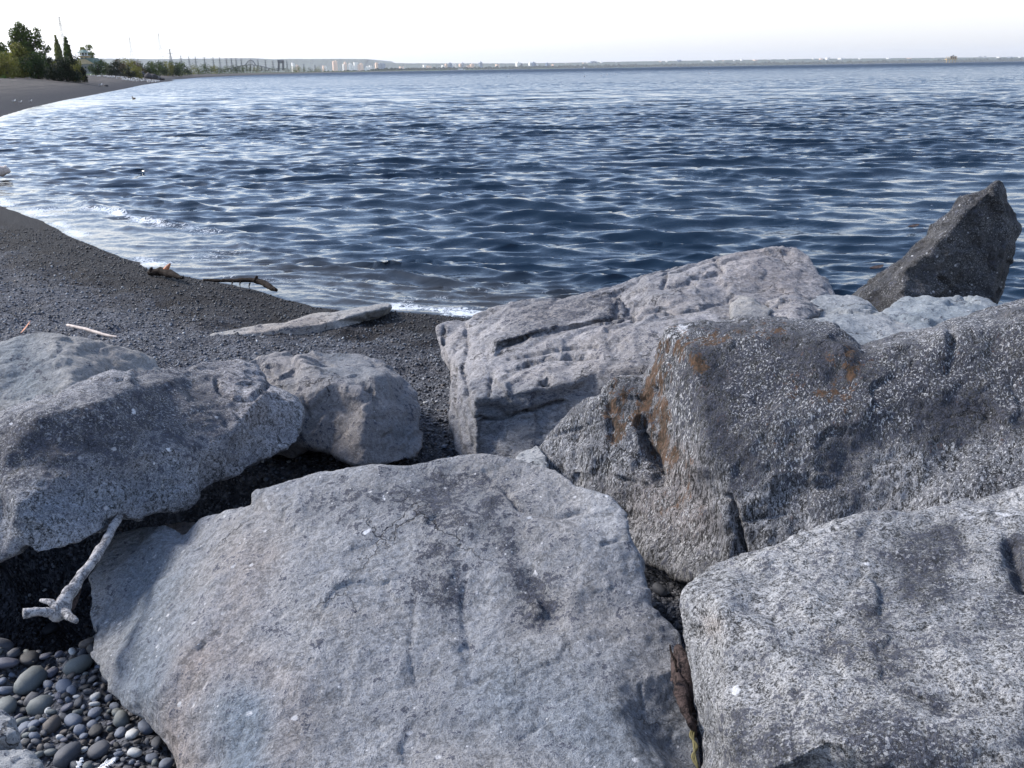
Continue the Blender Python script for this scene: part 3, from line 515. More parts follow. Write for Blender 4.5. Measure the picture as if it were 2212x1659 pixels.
# fin
boulder('boulder', 'dark pointed fin-shaped rock standing up at the waterline', M_fin,
    [(1838, 640, 6.5), (1868, 618, 6.5), (1886, 606, 6.45), (1920, 572, 6.4), (1950, 560, 6.35), (1972, 530, 6.3), (2000, 512, 6.3), (2018, 490, 6.28), (2050, 465, 6.25), (2082, 424, 6.2), (2112, 410, 6.2), (2125, 412, 6.15), (2152, 392, 6.15), (2166, 394, 6.2), (2174, 430, 6.25), (2186, 470, 6.28), (2197, 496, 6.28), (2196, 535, 6.25), (2180, 590, 6.2), (2166, 630, 6.15), (2150, 660, 6.1), (2150, 760, 5.6), (1960, 760, 5.6), (1900, 690, 5.9)],
    [[(2152, 392, 6.15), (2122, 424, 6.02), (2062, 490, 5.98), (1952, 586, 5.95), (1872, 644, 6.1)], [(2166, 394, 6.2), (2160, 440, 6.1), (2178, 500, 6.1), (2140, 640, 5.95)]],
    thick=.5, vox=.013, smooth=2, noise=((.3, .02), (.1, .010), (.04, .005)), paint=[('white', [(2125, 480), (2135, 470)], 9, .5), ('white', [(2110, 505)], 6, .5), ('white', [(1930, 622), (1880, 640)], 14, .15), ('warm', [(2000, 540)], 10, .2)], seed=5)
boulder('boulder', 'low flat blue-grey rock in front of the pointed dark rock', M_pale,
    [(1893, 672, 4.9), (1922, 656, 5.2), (1949, 646, 5.4), (1988, 655, 5.2), (2020, 646, 5.4), (2086, 647, 5.4), (2130, 649, 5.4), (2156, 660, 5.2), (2260, 700, 4.4), (2200, 780, 3.9), (1960, 780, 3.9), (1900, 720, 4.3)],
    [[(1950, 680, 4.75), (2000, 672, 4.8), (2100, 668, 4.9)]], thick=.5, vox=.014, smooth=4, noise=((.3, .03), (.1, .012), (.04, .005)), seed=6, paint=[('cool', [(1950, 690), (2100, 680)], 90, .7), ('dark', [(1950, 690), (2010, 690)], 20, .25)])
boulder('boulder', 'smooth rounded pale boulder behind the lichen-covered one', M_pale,
    [(1640, 720, 4.3), (1690, 690, 4.35), (1735, 665, 4.7), (1745, 646, 5.0), (1792, 639, 5.05), (1841, 639, 5.05), (1868, 646, 4.95), (1886, 658, 4.85), (1898, 673, 4.65), (1930, 689, 4.5), (1964, 699, 4.4), (1992, 714, 4.25), (1995, 800, 3.75), (1860, 860, 3.6), (1660, 820, 3.7)],
    [[(1735, 665, 4.7), (1790, 676, 4.6), (1850, 672, 4.6), (1898, 673, 4.65)], [(1700, 705, 4.15), (1800, 685, 4.3), (1900, 700, 4.25), (1992, 714, 4.25)], [(1850, 760, 3.85), (1960, 735, 3.95)]],
    thick=.5, vox=.013, smooth=7, chip=.05, noise=((.3, .018), (.1, .006), (.04, .003)), carve=[([(1780, 672), (1840, 671), (1895, 674)], 4, .02), ([(1930, 690), (1960, 705)], 3, .01)], paint=[('cool', [(1870, 740), (1800, 660)], 60, .5), ('warm', [(1800, 655)], 50, .3)], seed=7)
boulder('rock', 'dark lens-shaped wedge of stone tucked behind the lichen boulder', M_layer,
    [(1655, 680, 4.5), (1657, 655, 4.7), (1690, 644, 4.85), (1722, 641, 4.85), (1752, 655, 4.7), (1786, 670, 4.55), (1745, 690, 4.3), (1700, 720, 4.1), (1660, 730, 4.1)],
    [[(1657, 660, 4.66), (1720, 664, 4.45), (1786, 670, 4.55)]], thick=.4, vox=.011, smooth=3, seed=8, noise=((.2, .012), (.07, .006)), paint=[('dark', [(1670, 670), (1760, 670)], 30, .4)], cat='rock')
boulder('rock', 'small angular tan block left of the dark wedge of stone', M_tan,
    [(1575, 690, 4.35), (1583, 660, 4.6), (1592, 650, 4.7), (1620, 648, 4.7), (1648, 660, 4.6), (1668, 668, 4.5), (1664, 692, 4.3), (1660, 730, 4.1), (1580, 730, 4.1)],
    [[(1583, 660, 4.6), (1620, 660, 4.5), (1664, 672, 4.42)]], thick=.4, vox=.011, smooth=3, seed=9, noise=((.2, .010), (.07, .005)), cat='rock')
# left slab
boulder('boulder', 'large mottled dark grey slab leaning over a dark hollow at left', M_slab,
    [(-160, 965, 2.85), (0, 893, 3.1), (60, 872, 3.16), (140, 845, 3.26), (200, 826, 3.35), (260, 812, 3.45), (300, 805, 3.55), (345, 802, 3.65), (380, 799, 3.75), (410, 801, 3.8), (432, 788, 3.95), (480, 784, 4.05), (522, 781, 4.1), (555, 789, 4.1), (572, 803, 4.05), (586, 825, 4.0), (612, 838, 3.95), (640, 862, 3.88), (652, 885, 3.8), (656, 925, 3.7), (650, 948, 3.62), (625, 968, 3.55), (600, 978, 3.5), (565, 990, 3.44), (556, 1003, 3.4), (515, 1022, 3.3), (440, 1062, 3.16), (400, 1085, 3.06), (350, 1100, 2.98), (300, 1122, 2.9), (262, 1122, 2.86), (240, 1126, 2.82), (220, 1150, 2.74), (150, 1178, 2.66), (72, 1198, 2.6), (62, 1178, 2.62), (40, 1195, 2.62), (0, 1212, 2.62), (-160, 1290, 2.4)],
    [[(300, 805, 3.55), (372, 826, 3.5), (412, 883, 3.36), (496, 942, 3.3), (556, 1003, 3.4)], [(0, 893, 3.1), (90, 900, 2.96), (230, 860, 3.1), (372, 826, 3.5)],
     [(410, 801, 3.8), (450, 815, 3.75), (470, 850, 3.58), (520, 868, 3.56), (560, 860, 3.6), (586, 825, 4.0)], [(0, 1010, 2.82), (40, 1100, 2.66), (62, 1178, 2.62)], [(150, 1010, 2.86), (300, 980, 3.0), (440, 970, 3.18)]],
    thick=.7, shrink=.72, vox=.009, smooth=2, chip=.07, noise=((.30, .020), (.11, .009), (.04, .0045), (.018, .002)),
    carve=[([(467, 821), (474, 843), (490, 855), (511, 863), (544, 861), (570, 842), (584, 828)], 4, .022), ([(500, 1000), (480, 1030)], 10, .012), ([(230, 1130), (265, 1118)], 7, .02), ([(300, 940), (280, 1040)], 6, .006)],
    paint=[('dark', [(60, 930), (200, 890), (360, 850), (420, 830)], 65, .75), ('dark', [(60, 1000), (280, 950), (420, 900)], 75, .6), ('dark', [(0, 960), (30, 1100)], 30, .3), ('cool', [(60, 1120), (250, 1080), (350, 1040)], 60, .8), ('white', [(290, 888)], 12, .75), ('white', [(255, 880)], 7, .7), ('white', [(362, 972)], 9, .9), ('white', [(80, 1070)], 9, .9), ('white', [(332, 1000)], 5, .9), ('white', [(25, 915)], 5, .9), ('white', [(175, 950)], 4, .9), ('warm', [(560, 900), (480, 810)], 60, .35), ('dark', [(430, 870), (500, 930)], 35, .25)], seed=10)  # dark and cool strokes: mottling, plus shade painted on the leaning face
boulder('boulder', 'pale grey boulder at the left edge behind the mottled slab', M_tan,
    [(-160, 790, 4.0), (0, 742, 4.25), (40, 731, 4.32), (90, 725, 4.38), (130, 726, 4.4), (165, 733, 4.42), (200, 740, 4.45), (232, 744, 4.5), (270, 757, 4.52), (312, 768, 4.55), (332, 782, 4.55), (345, 800, 4.5), (352, 830, 4.35), (352, 920, 3.9), (0, 990, 3.5), (-160, 1010, 3.4)],
    [[(130, 726, 4.4), (146, 770, 4.1), (152, 850, 3.85), (160, 940, 3.6)], [(0, 800, 4.0), (146, 770, 4.1), (250, 800, 4.3), (345, 800, 4.5)]],
    thick=.7, vox=.010, smooth=2, chip=.05, noise=((.3, .02), (.1, .010), (.04, .005)), paint=[('dark', [(60, 790), (90, 820)], 26, .45), ('cool', [(50, 850), (60, 780)], 60, .6), ('cool', [(0, 760), (100, 840)], 60, .4), ('warm', [(230, 790)], 60, .3)], carve=[([(110, 800), (150, 780)], 12, .01)], seed=11)
boulder('boulder', 'rounded grey boulder with a pale scooped top in the middle', M_mid,
    [(530, 785, 4.4), (560, 769, 4.5), (590, 761, 4.55), (612, 760, 4.55), (632, 770, 4.55), (660, 770, 4.65), (700, 764, 4.75), (740, 762, 4.8), (770, 766, 4.8), (800, 776, 4.75), (830, 786, 4.7), (852, 803, 4.6), (872, 820, 4.52), (888, 832, 4.45), (904, 850, 4.4), (911, 880, 4.3), (913, 940, 4.15), (912, 968, 4.05), (895, 985, 4.0), (860, 1000, 3.95), (820, 1005, 3.9), (768, 1007, 3.86), (735, 992, 3.92), (705, 977, 4.0), (660, 970, 4.05), (630, 990, 4.1), (590, 980, 4.15), (560, 900, 4.2)],
    [[(612, 760, 4.55), (650, 778, 4.36), (700, 806, 4.22), (740, 832, 4.12), (772, 843, 4.08), (792, 834, 4.12), (800, 815, 4.2), (830, 812, 4.25), (852, 803, 4.6)], [(690, 782, 4.62), (740, 792, 4.55), (790, 800, 4.5)],
     [(612, 760, 4.55), (640, 860, 4.1), (660, 960, 4.0)], [(740, 832, 4.12), (790, 900, 4.0), (780, 990, 3.88)], [(830, 812, 4.25), (860, 880, 4.15), (875, 970, 4.02)]],
    thick=.5, vox=.009, smooth=4, chip=.07, noise=((.3, .018), (.1, .007), (.04, .003)),
    carve=[([(790, 835), (805, 850), (812, 870)], 5, .02), ([(655, 860), (665, 900)], 4, .014), ([(830, 945), (850, 930), (862, 950)], 7, .02), ([(880, 895), (885, 920)], 6, .012), ([(700, 806), (740, 830)], 4, .008)],
    paint=[('cool', [(720, 785), (780, 800)], 35, .5), ('white', [(740, 790), (720, 775)], 28, .35), ('warm', [(790, 900), (740, 960)], 75, .25), ('cool', [(880, 930)], 30, .6), ('dark', [(860, 840), (880, 880)], 22, .45), ('dark', [(580, 790), (640, 860)], 24, .3), ('dark', [(660, 950), (645, 920)], 18, .4)], seed=12)
boulder('stone_slab', 'long thin pale stone slab half buried in the gravel beach', M_tan,
    [gY(*q) for q in [(432, 734, .06), (470, 719, .10), (520, 709, .12), (575, 700, .12), (612, 697, .12), (640, 691, .12), (660, 682, .12), (700, 676, .13), (745, 672, .13), (790, 663, .14), (820, 657, .11), (842, 657, .11), (848, 664, .08), (836, 680, .0), (804, 696, .0), (778, 711, .0), (748, 728, .0), (715, 728, .0), (660, 733, .02), (600, 742, .02), (520, 752, .02), (460, 752, .03)]],
    [[gY(520, 722, .11), gY(640, 706, .12), gY(720, 693, .12), gY(838, 664, .14)], [gY(612, 697, .12), gY(640, 706, .12)]],
    thick=.3, shrink=.95, vox=.011, smooth=2, chip=.04, noise=((.3, .008), (.1, .006), (.04, .003)), paint=[('dark', [(560, 712), (650, 705)], 14, .5), ('white', [(780, 685), (700, 700)], 25, .25), ('warm', [(560, 730), (680, 715)], 40, .6)], seed=13, cat='slab')
# small stones
boulder('stone', 'pale rounded stone cut by the left edge above its neighbour, bottom left', M_pale,
    [(-60, 1530, 1.90), (0, 1534, 1.88), (28, 1548, 1.86), (44, 1575, 1.83), (48, 1622, 1.80), (30, 1640, 1.78), (-60, 1650, 1.75)], [[(-40, 1585, 1.78), (20, 1590, 1.78)]], thick=.12, vox=.005, smooth=4, noise=((.06, .005), (.02, .002)), seed=14, cat='stone')
boulder('stone', 'pale flat stone in the extreme bottom left corner', M_pale,
    [(-60, 1620, 1.72), (0, 1623, 1.72), (50, 1620, 1.74), (78, 1630, 1.73), (96, 1655, 1.70), (110, 1720, 1.62), (-60, 1720, 1.55)], [[(-40, 1650, 1.66), (60, 1655, 1.66)]], thick=.12, vox=.005, smooth=4, noise=((.06, .004), (.02, .002)), seed=15, cat='stone')
boulder('rock', 'small pale rock tip between the slab boulder and the layered rock', M_pale,
    [(1112, 992, 3.4), (1122, 980, 3.45), (1145, 972, 3.5), (1160, 962, 3.5), (1180, 985, 3.4), (1190, 1030, 3.2), (1110, 1030, 3.2)], thick=.2, vox=.006, smooth=4, noise=((.08, .006), (.03, .002)), seed=16, cat='rock')
boulder('rock', 'pinkish stone peeping out of the hollow behind the big slab', M_mid,
    [(335, 1150, 3.15), (350, 1136, 3.2), (400, 1128, 3.25), (430, 1130, 3.2), (420, 1165, 3.05), (400, 1185, 2.98), (350, 1180, 3.0)], thick=.25, vox=.006, smooth=4, noise=((.08, .006), (.03, .002)), seed=17, cat='rock', paint=[('warm', [(380, 1150)], 60, 1)])
# ------------------------------------------------------------------ pebbles
def ico(sub):
    bm = bmesh.new(); bmesh.ops.create_icosphere(bm, subdivisions=sub, radius=1); V = np.array([v.co[:] for v in bm.verts]); T = np.array([[v.index for v in f.verts] for f in bm.faces]); bm.free(); return V, T
I1 = ico(1); I2 = ico(2); I3 = ico(3)
def rotm(rs, flat=.35):
    q = Matrix.Rotation(rs.rand() * 2 * PI, 3, 'Z') @ Matrix.Rotation(rs.normal() * flat, 3, 'X') @ Matrix.Rotation(rs.normal() * flat, 3, 'Y'); return np.array(q)
def peb_mat(name, c, v=.25):
    t = NT(name); co = t.obj(); n = t.noise(co, 60, 5, .7); n2 = t.noise(co, 14, 4, .6)
    x = t.mix(t.ss(n, .3, .7), tuple(k * (1 - v) for k in c), tuple(min(1, k * (1 + v)) for k in c)); x = t.mix(t.math('MULTIPLY', t.ss(n2, .52, .64), .4), x, tuple(min(1, k * 1.5) for k in c))
    t.l(x, t.b.inputs['Base Color']); t.b.inputs['Roughness'].default_value = .6; t.b.inputs['Specular IOR Level'].default_value = .4; t.l(t.bump(n, .002, .6), t.b.inputs['Normal']); return t.m
PM = [('blue-grey', peb_mat('pebble_blue_grey', (.11, .13, .175))), ('dark grey', peb_mat('pebble_dark_grey', (.065, .07, .086))), ('green-grey', peb_mat('pebble_green_grey', (.115, .128, .132))), ('brown', peb_mat('pebble_brown', (.075, .066, .064))), ('violet-grey', peb_mat('pebble_violet_grey', (.095, .098, .13))), ('near-black', peb_mat('pebble_black', (.026, .028, .034))), ('pale', peb_mat('pebble_pale', (.42, .43, .44)))]
def stone_shape(seed, sub=I2):
    V, T = sub; rs = np.random.RandomState(seed); sc = np.array([1, .62 + .3 * rs.rand(), .38 + .3 * rs.rand()])
    n = fbm(V * 1.1 + seed * 3.3, 2, seed); W = V * (1 + .34 * n)[:, None]
    W = np.sign(W) * np.abs(W) ** .9; return W * sc, T
PEB = {}
for ci, (cn, m) in enumerate(PM):
    for k in range(4):
        V, T = stone_shape(ci * 10 + k + 1); o = link_mesh('pebble', V, T, m); PEB[(ci, k)] = o
used_p = set()
def put_pebble(x, y, z, r, ci, k, rs, label=None, flat=.35, group='pebbles heaped beside the slab boulder'):
    src = PEB[(ci, k)]; o = src if (ci, k) not in used_p else src.copy()
    if (ci, k) in used_p: COL.objects.link(o)
    used_p.add((ci, k)); o.location = (x, y, z); o.scale = (r, r, r); o.rotation_euler = (rs.normal() * flat, rs.normal() * flat, rs.rand() * 2 * PI)
    big = 'larger' if r > .034 else ('medium-sized' if r > .022 else 'small')
    p = proj(np.array([[x, y, z]]))[0]; zone = 'in the shade just below the driftwood' if p[1] < 1425 and p[0] < 120 else ('beside the small white one under the driftwood' if p[1] < 1440 else ('around the largest green-grey one' if p[0] < 100 and p[1] < 1540 else ('just above the pale corner stones' if p[0] < 110 else ('right against the slab boulder edge' if p[0] > np.interp(p[1], [1340, 1420, 1520, 1590, 1700], [165, 185, 240, 305, 345]) else ('in the middle of the heap' if p[1] < 1560 else ('left of the fluffy feather' if p[0] < 200 else 'right of the fluffy feather'))))))
    shape = ('round', 'oval', 'flat', 'blunt')[k]
    tag(o, label or '%s %s %s pebble %s' % (big, shape, PM[ci][0], zone), 'pebble', group); return o
rsP = np.random.RandomState(21)
placed = []
def gz1(x, y): return float(ground_z(np.array([x]), np.array([y]))[0])
def px_pebble(xd, yd, rp, ci, k, label):
    X, Y, Z = hit_ground(xd, yd + rp * .3); Z = gz1(X, Y); dist = math.hypot(Y, CAMH - Z); r = rp * S / FOC * dist * .92
    put_pebble(X, Y, Z + r * .42, r, ci, k, rsP, label, .15); placed.append((X, Y, r))
for a in [(62, 1440, 40, 2, 0, 'largest green-grey pebble lying between the driftwood and the bottom edge'), (172, 1427, 33, 2, 1, 'big round grey-green pebble against the edge of the slab boulder'), (85, 1497, 29, 2, 2, 'round grey pebble below the largest green-grey one'), (318, 1568, 25, 0, 0, 'round blue-grey pebble touching the slab boulder near the bottom'), (287, 1594, 19, 6, 0, 'pale speckled pebble below the round blue-grey one'), (155, 1398, 13, 6, 1, 'small white pebble under the driftwood tip'), (166, 1507, 8, 6, 2, 'tiny white pebble in the middle of the heap'), (340, 1610, 17, 1, 0, 'flat dark pebble wedged against the slab boulder low down'), (15, 1419, 24, 4, 0, 'violet-grey pebble at the left edge under the hollow'), (148, 1640, 34, 1, 1, 'dark grey pebble cut by the bottom edge'), (215, 1630, 26, 1, 2, 'broad dark pebble beside the white feather'), (240, 1460, 20, 1, 3, 'dark pebble pointing up along the slab boulder'), (140, 1475, 22, 0, 1, 'blunt blue-grey pebble right of the round grey one'), (10, 1500, 26, 2, 3, 'grey pebble half out of frame at the left edge'), (205, 1540, 17, 0, 2, 'oval blue-grey pebble near the boulder foot'), (330, 1640, 15, 0, 3, 'blue-grey pebble at the bottom edge beside the boulder'), (113, 1565, 24, 3, 0, 'flat brownish-grey pebble in the lower heap'), (60, 1400, 26, 5, 0, 'big near-black pebble in the shade of the hollow'), (110, 1375, 22, 5, 1, 'near-black pebble deep under the leaning slab'), (295, 1635, 16, 6, 3, 'pale grey pebble near the bottom edge'), (1425, 1265, 20, 1, 1, 'rounded grey pebble lying in the gap between the three big boulders'), (1410, 1320, 11, 1, 2, 'dark pebble low in the gap left of the pitted boulder'), (845, 978, 10, 1, 3, 'dark pebble at the foot of the scooped boulder'), (960, 975, 9, 0, 1, 'small blue pebble between the scooped and layered boulders')]:
    px_pebble(*a)
cnt_p = 0; tries = 0
while cnt_p < 262 and tries < 20000:
    tries += 1; x = -1.75 + 1.55 * rsP.rand(); y = 1.72 + 1.25 * rsP.rand()
    p = proj(np.array([[x, y, .3]]))[0]
    lim = np.interp(p[1], [1340, 1420, 1520, 1590, 1700], [195, 215, 275, 345, 385])
    if p[0] < -30 or p[0] > lim or p[1] < 1345: continue
    r = min(.05, .0085 + abs(rsP.normal()) * .011)
    if p[0] < 120 and p[1] > 1600 or any((x - a) ** 2 + (y - b) ** 2 < (.80 * (r + c)) ** 2 for a, b, c in placed): continue
    placed.append((x, y, r)); z = gz1(x, y)
    ci = int(rsP.choice(6, p=[.25, .27, .13, .12, .12, .11])) if rsP.rand() > .035 else 6
    put_pebble(x, y, z + r * .35 + .004, r, ci, rsP.randint(4), rsP); cnt_p += 1
# gravel: countless small stones
def gravel():
    rs = np.random.RandomState(3); VV = []; TT = []; CC = []; base = 0
    def scatter(n, xy, rr, I, sink=.25):
        nonlocal base
        X, Y = xy(n); Z = ground_z(X, Y); d, _ = shore_sd(X, Y); ok = d > .03; X, Y, Z, d = X[ok], Y[ok], Z[ok], d[ok]; n = len(X); V0, T0 = I
        r = rr(n) * (.8 + .25 * np.clip(Y / 6, 0, 1.5)); rot = np.stack([rotm(rs, .4) for _ in range(n)]); sc = np.stack([np.ones(n), .6 + .35 * rs.rand(n), .4 + .35 * rs.rand(n)], 1)
        W = V0[None] * sc[:, None, :] * r[:, None, None]; W = W * (1 + .16 * rs.normal(size=(n, len(V0), 1)) * (1 if len(V0) < 20 else .4)); W = np.einsum('nij,nkj->nki', rot, W); W += np.stack([X, Y, Z + r * sink], 1)[:, None, :]
        pal = np.array([(.075, .085, .11), (.045, .048, .058), (.03, .032, .04), (.085, .072, .07), (.10, .115, .145), (.16, .17, .195), (.38, .39, .41)])
        c = pal[rs.choice(7, n, p=[.25, .24, .14, .1, .14, .105, .025])] * (.8 + .4 * rs.rand(n, 1)); wet = sstep(1.4, .4, d + .3 * vnoise(np.stack([X, Y, 0 * X], 1) * 1.5, 4))[:, None]; c = c * (1 - .66 * wet)
        VV.append(W.reshape(-1, 3)); CC.append(np.repeat(c, len(V0), 0)); TT.append((T0[None] + (np.arange(n) * len(V0))[:, None, None] + base).reshape(-1, 3)); base += n * len(V0)
    scatter(2600, lambda n: (-1.9 + 1.8 * rs.rand(n), 1.7 + 1.7 * rs.rand(n)), lambda n: .004 + .005 * rs.rand(n) ** 2, I2)
    scatter(500, lambda n: (.25 + .75 * rs.rand(n), 2.0 + 1.0 * rs.rand(n)), lambda n: .005 + .010 * rs.rand(n) ** 2, I2)
    def beach(n):
        Y = 3.2 + 9.5 * rs.rand(n) ** 1.25; X = Y * (-.62 + .68 * rs.rand(n)); return X, Y
    scatter(34000, beach, lambda n: .0055 + .010 * rs.rand(n) ** 3, I1)
    scatter(2500, lambda n: (-.2 + 1.3 * rs.rand(n), 3.2 + 3.2 * rs.rand(n)), lambda n: .006 + .014 * rs.rand(n) ** 3, I1)
    t = NT('gravel_stones'); t.l(t.attr('tint', 'Color'), t.b.inputs['Base Color']); t.b.inputs['Roughness'].default_value = .6; t.b.inputs['Specular IOR Level'].default_value = .35
    o = link_mesh('gravel', np.vstack(VV), np.vstack(TT), t.m, attrs={'tint': np.vstack(CC)})
    tag(o, 'loose dark blue-grey gravel covering the near beach', 'gravel', None, 'stuff')
gravel()
# ------------------------------------------------------------------ driftwood and litter
def tube(path, rad, n=10, rough=.0, seed=0, cap=True):
    P = np.array(path, float); R = np.array(rad, float); k = len(P)
    ts = np.linspace(0, k - 1, (k - 1) * 5 + 1); Q = []
    for t in ts:
        i = min(int(t), k - 2); f = t - i; p0, p1, p2, p3 = P[max(i - 1, 0)], P[i], P[i + 1], P[min(i + 2, k - 1)]
        Q.append(.5 * ((2 * p1) + (p2 - p0) * f + (2 * p0 - 5 * p1 + 4 * p2 - p3) * f * f + (3 * p1 - p0 - 3 * p2 + p3) * f ** 3))
    Q = np.array(Q); r = np.interp(ts, np.arange(k), R); T = np.gradient(Q, axis=0); T /= np.linalg.norm(T, axis=1)[:, None]
    up = np.array([0.3, .2, 1.]); up /= np.linalg.norm(up); V = []
    for q, tt, rr in zip(Q, T, r):
        a = np.cross(tt, up); a /= np.linalg.norm(a) + 1e-9; b = np.cross(tt, a)
        for j in range(n): an = 2 * PI * j / n; V.append(q + rr * (math.cos(an) * a + math.sin(an) * b))
    V = np.array(V); m = len(Q)
    if rough: V = V + (V - np.repeat(Q, n, 0)) * (rough * fbm(V / max(R) * .8 + seed * 7, 3, seed))[:, None]
    F = [[i * n + j, i * n + (j + 1) % n, (i + 1) * n + (j + 1) % n, (i + 1) * n + j] for i in range(m - 1) for j in range(n)]
    F.append(list(range(n))[::-1]); F.append([(m - 1) * n + j for j in range(n)])
    return V, F
def join(parts):
    V = []; F = []; b = 0
    for v, f in parts: V.append(np.asarray(v)); F += [[int(i) + b for i in q] for q in f]; b += len(v)
    return np.vstack(V), F
def wood_mat(name, a, b, sc=(1, 1, 1)):
    t = NT(name); co = t.map(t.obj(), scale=sc); n = t.noise(co, 40, 6, .7, .8); n2 = t.noise(co, 160, 4, .7)
    x = t.mix(t.ss(t.math('ADD', t.math('MULTIPLY', n, .6), t.math('MULTIPLY', n2, .4)), .42, .57), a, b); t.l(x, t.b.inputs['Base Color']); t.b.inputs['Roughness'].default_value = .85; t.b.inputs['Specular IOR Level'].default_value = .12; t.l(t.bump(n, .014, .9), t.b.inputs['Normal']); return t.m
M_drift = wood_mat('driftwood_pale', (.10, .10, .11), (.40, .395, .41)); M_dark = wood_mat('wood_dark_wet', (.006, .005, .005), (.026, .018, .015)); M_bark = wood_mat('bark_brown', (.018, .014, .014), (.075, .055, .052))
M_straw = simple_mat('dry_straw', (.12, .105, .045), .7, .3, 40); M_stick = simple_mat('bleached_stick', (.42, .36, .33), .7, .25, 30); M_orange = simple_mat('raw_wood', (.40, .17, .10), .7, .3, 30)
t0 = empty('driftwood_branch', at(170, 1300, 2.35)); tag(t0, 'bleached forked driftwood branch propped against the leaning slab', 'driftwood')
def child(name, VF, mat, par, smooth=True):
    V, F = VF; V = np.asarray(V) - np.array(par.location[:]); o = link_mesh(name, V, F, mat, smooth=smooth); o.parent = par; return o
child('stem', tube([at(258, 1118, 2.86), at(232, 1160, 2.72), at(206, 1205, 2.56), at(178, 1240, 2.48), at(158, 1268, 2.42), at(142, 1295, 2.38), at(128, 1318, 2.35), at(112, 1322, 2.33)], [.012, .016, .015, .018, .018, .022, .029, .018], 14, .5, 1), M_drift, t0)
child('stub', tube([at(128, 1320, 2.35), at(105, 1322, 2.33), at(80, 1322, 2.31), at(50, 1325, 2.29)], [.022, .017, .015, .016], 12, .5, 2), M_drift, t0)
child('stub', tube([at(120, 1310, 2.35), at(108, 1300, 2.36), at(95, 1298, 2.37), at(88, 1297, 2.38)], [.012, .010, .008, .005], 8, .3, 3), M_drift, t0)
child('stub', tube([at(135, 1318, 2.35), at(148, 1330, 2.32), at(158, 1337, 2.30), at(166, 1343, 2.29)], [.016, .013, .010, .006], 8, .3, 4), M_drift, t0)
child('stub', tube([at(172, 1250, 2.48), at(165, 1280, 2.44), at(155, 1310, 2.40), at(146, 1325, 2.37)], [.012, .012, .010, .008], 8, .3, 5), M_bark, t0)
w = empty('driftwood_log', at(530, 612, 8.6)); tag(w, 'dark wet curved branch lying at the water edge of the beach', 'driftwood')
child('stem', tube([at(440, 604, 8.9), at(470, 606, 8.85), at(505, 606, 8.8), at(535, 605, 8.75), at(556, 607, 8.7), at(575, 614, 8.6), at(588, 623, 8.5), at(597, 627, 8.45)], [.012, .017, .020, .021, .027, .029, .024, .016], 10, .4, 6), M_dark, w)
child('twig', tube([at(550, 607, 8.7), at(553, 602, 8.7), at(555, 596, 8.7)], [.02, .017, .012], 7, .2, 7), M_dark, w)
for a, b in ((503, 608), (520, 608), (540, 612)): child('twig', tube([at(a, b, 8.75), at(a - 2, b + 6, 8.7), at(a - 1, b + 11, 8.65)], [.008, .006, .003], 5), M_dark, w)
w = empty('driftwood_stump', at(350, 592, 9.2)); tag(w, 'dark twisted root clump with a raw orange splinter on the waterline', 'driftwood')
child('root', join([tube([at(322, 590, 9.45), at(335, 588, 9.4), at(350, 586, 9.35), at(362, 590, 9.25), at(376, 594, 9.15), at(395, 600, 9.0)], [.02, .04, .045, .04, .03, .012], 9, .6, 8), tube([at(330, 588, 9.4), at(326, 582, 9.4), at(329, 578, 9.4)], [.03, .02, .01], 6, .3, 9)]), M_dark, w)
child('splinter', tube([at(356, 585, 9.3), at(362, 577, 9.3), at(368, 569, 9.3)], [.03, .022, .006], 6, .2, 10), M_orange, w)
V, F = join([tube([at(147, 712, 5.75), at(190, 722, 5.62), at(230, 734, 5.48), at(256, 738, 5.42)], [.009, .011, .010, .005], 7, .3, 11)]); V[:, 2] += .03
tag(link_mesh('stick', V, F, M_stick, loc=at(200, 725, 5.6)), 'thin bleached stick lying on the gravel behind the left boulder', 'stick')
def leaf(name, c, L, Wd, ax, mat, label, cat, curl=.3):
    ax = np.array(ax, float); ax /= np.linalg.norm(ax); sd = np.cross(ax, [0, 0, 1]); sd /= np.linalg.norm(sd); V = []; F = []
    n = 7
    for i in range(n + 1):
        u = i / n; wd = Wd * math.sin(PI * min(max(u, .03), .97)) ** .7; p = np.array(c) + ax * (u - .5) * L + np.array([0, 0, curl * L * (u - .5) ** 2])
        V += [p + sd * wd + np.array([0, 0, .3 * wd]), p, p - sd * wd + np.array([0, 0, .3 * wd])]
    V = V + [v - np.array([0, 0, .0015]) for v in V]; m = 3 * (n + 1)
    for i in range(n):
        for j in (0, 1):
            a = 3 * i + j; F.append([a, a + 1, a + 4, a + 3]); F.append([a + m, a + 3 + m, a + 4 + m, a + 1 + m])
    return tag(link_mesh(name, V, F, mat, loc=np.array(c)), label, cat)
g = at(57, 715, 5.8); leaf('dry_leaf', g + np.array([0, 0, .02]), .10, .018, (.5, .3, .6), M_orange, 'small curled orange-brown dry leaf on the gravel at left', 'leaf')
M_feather = simple_mat('white_feather', (.75, .76, .78), .8, .1, 30)
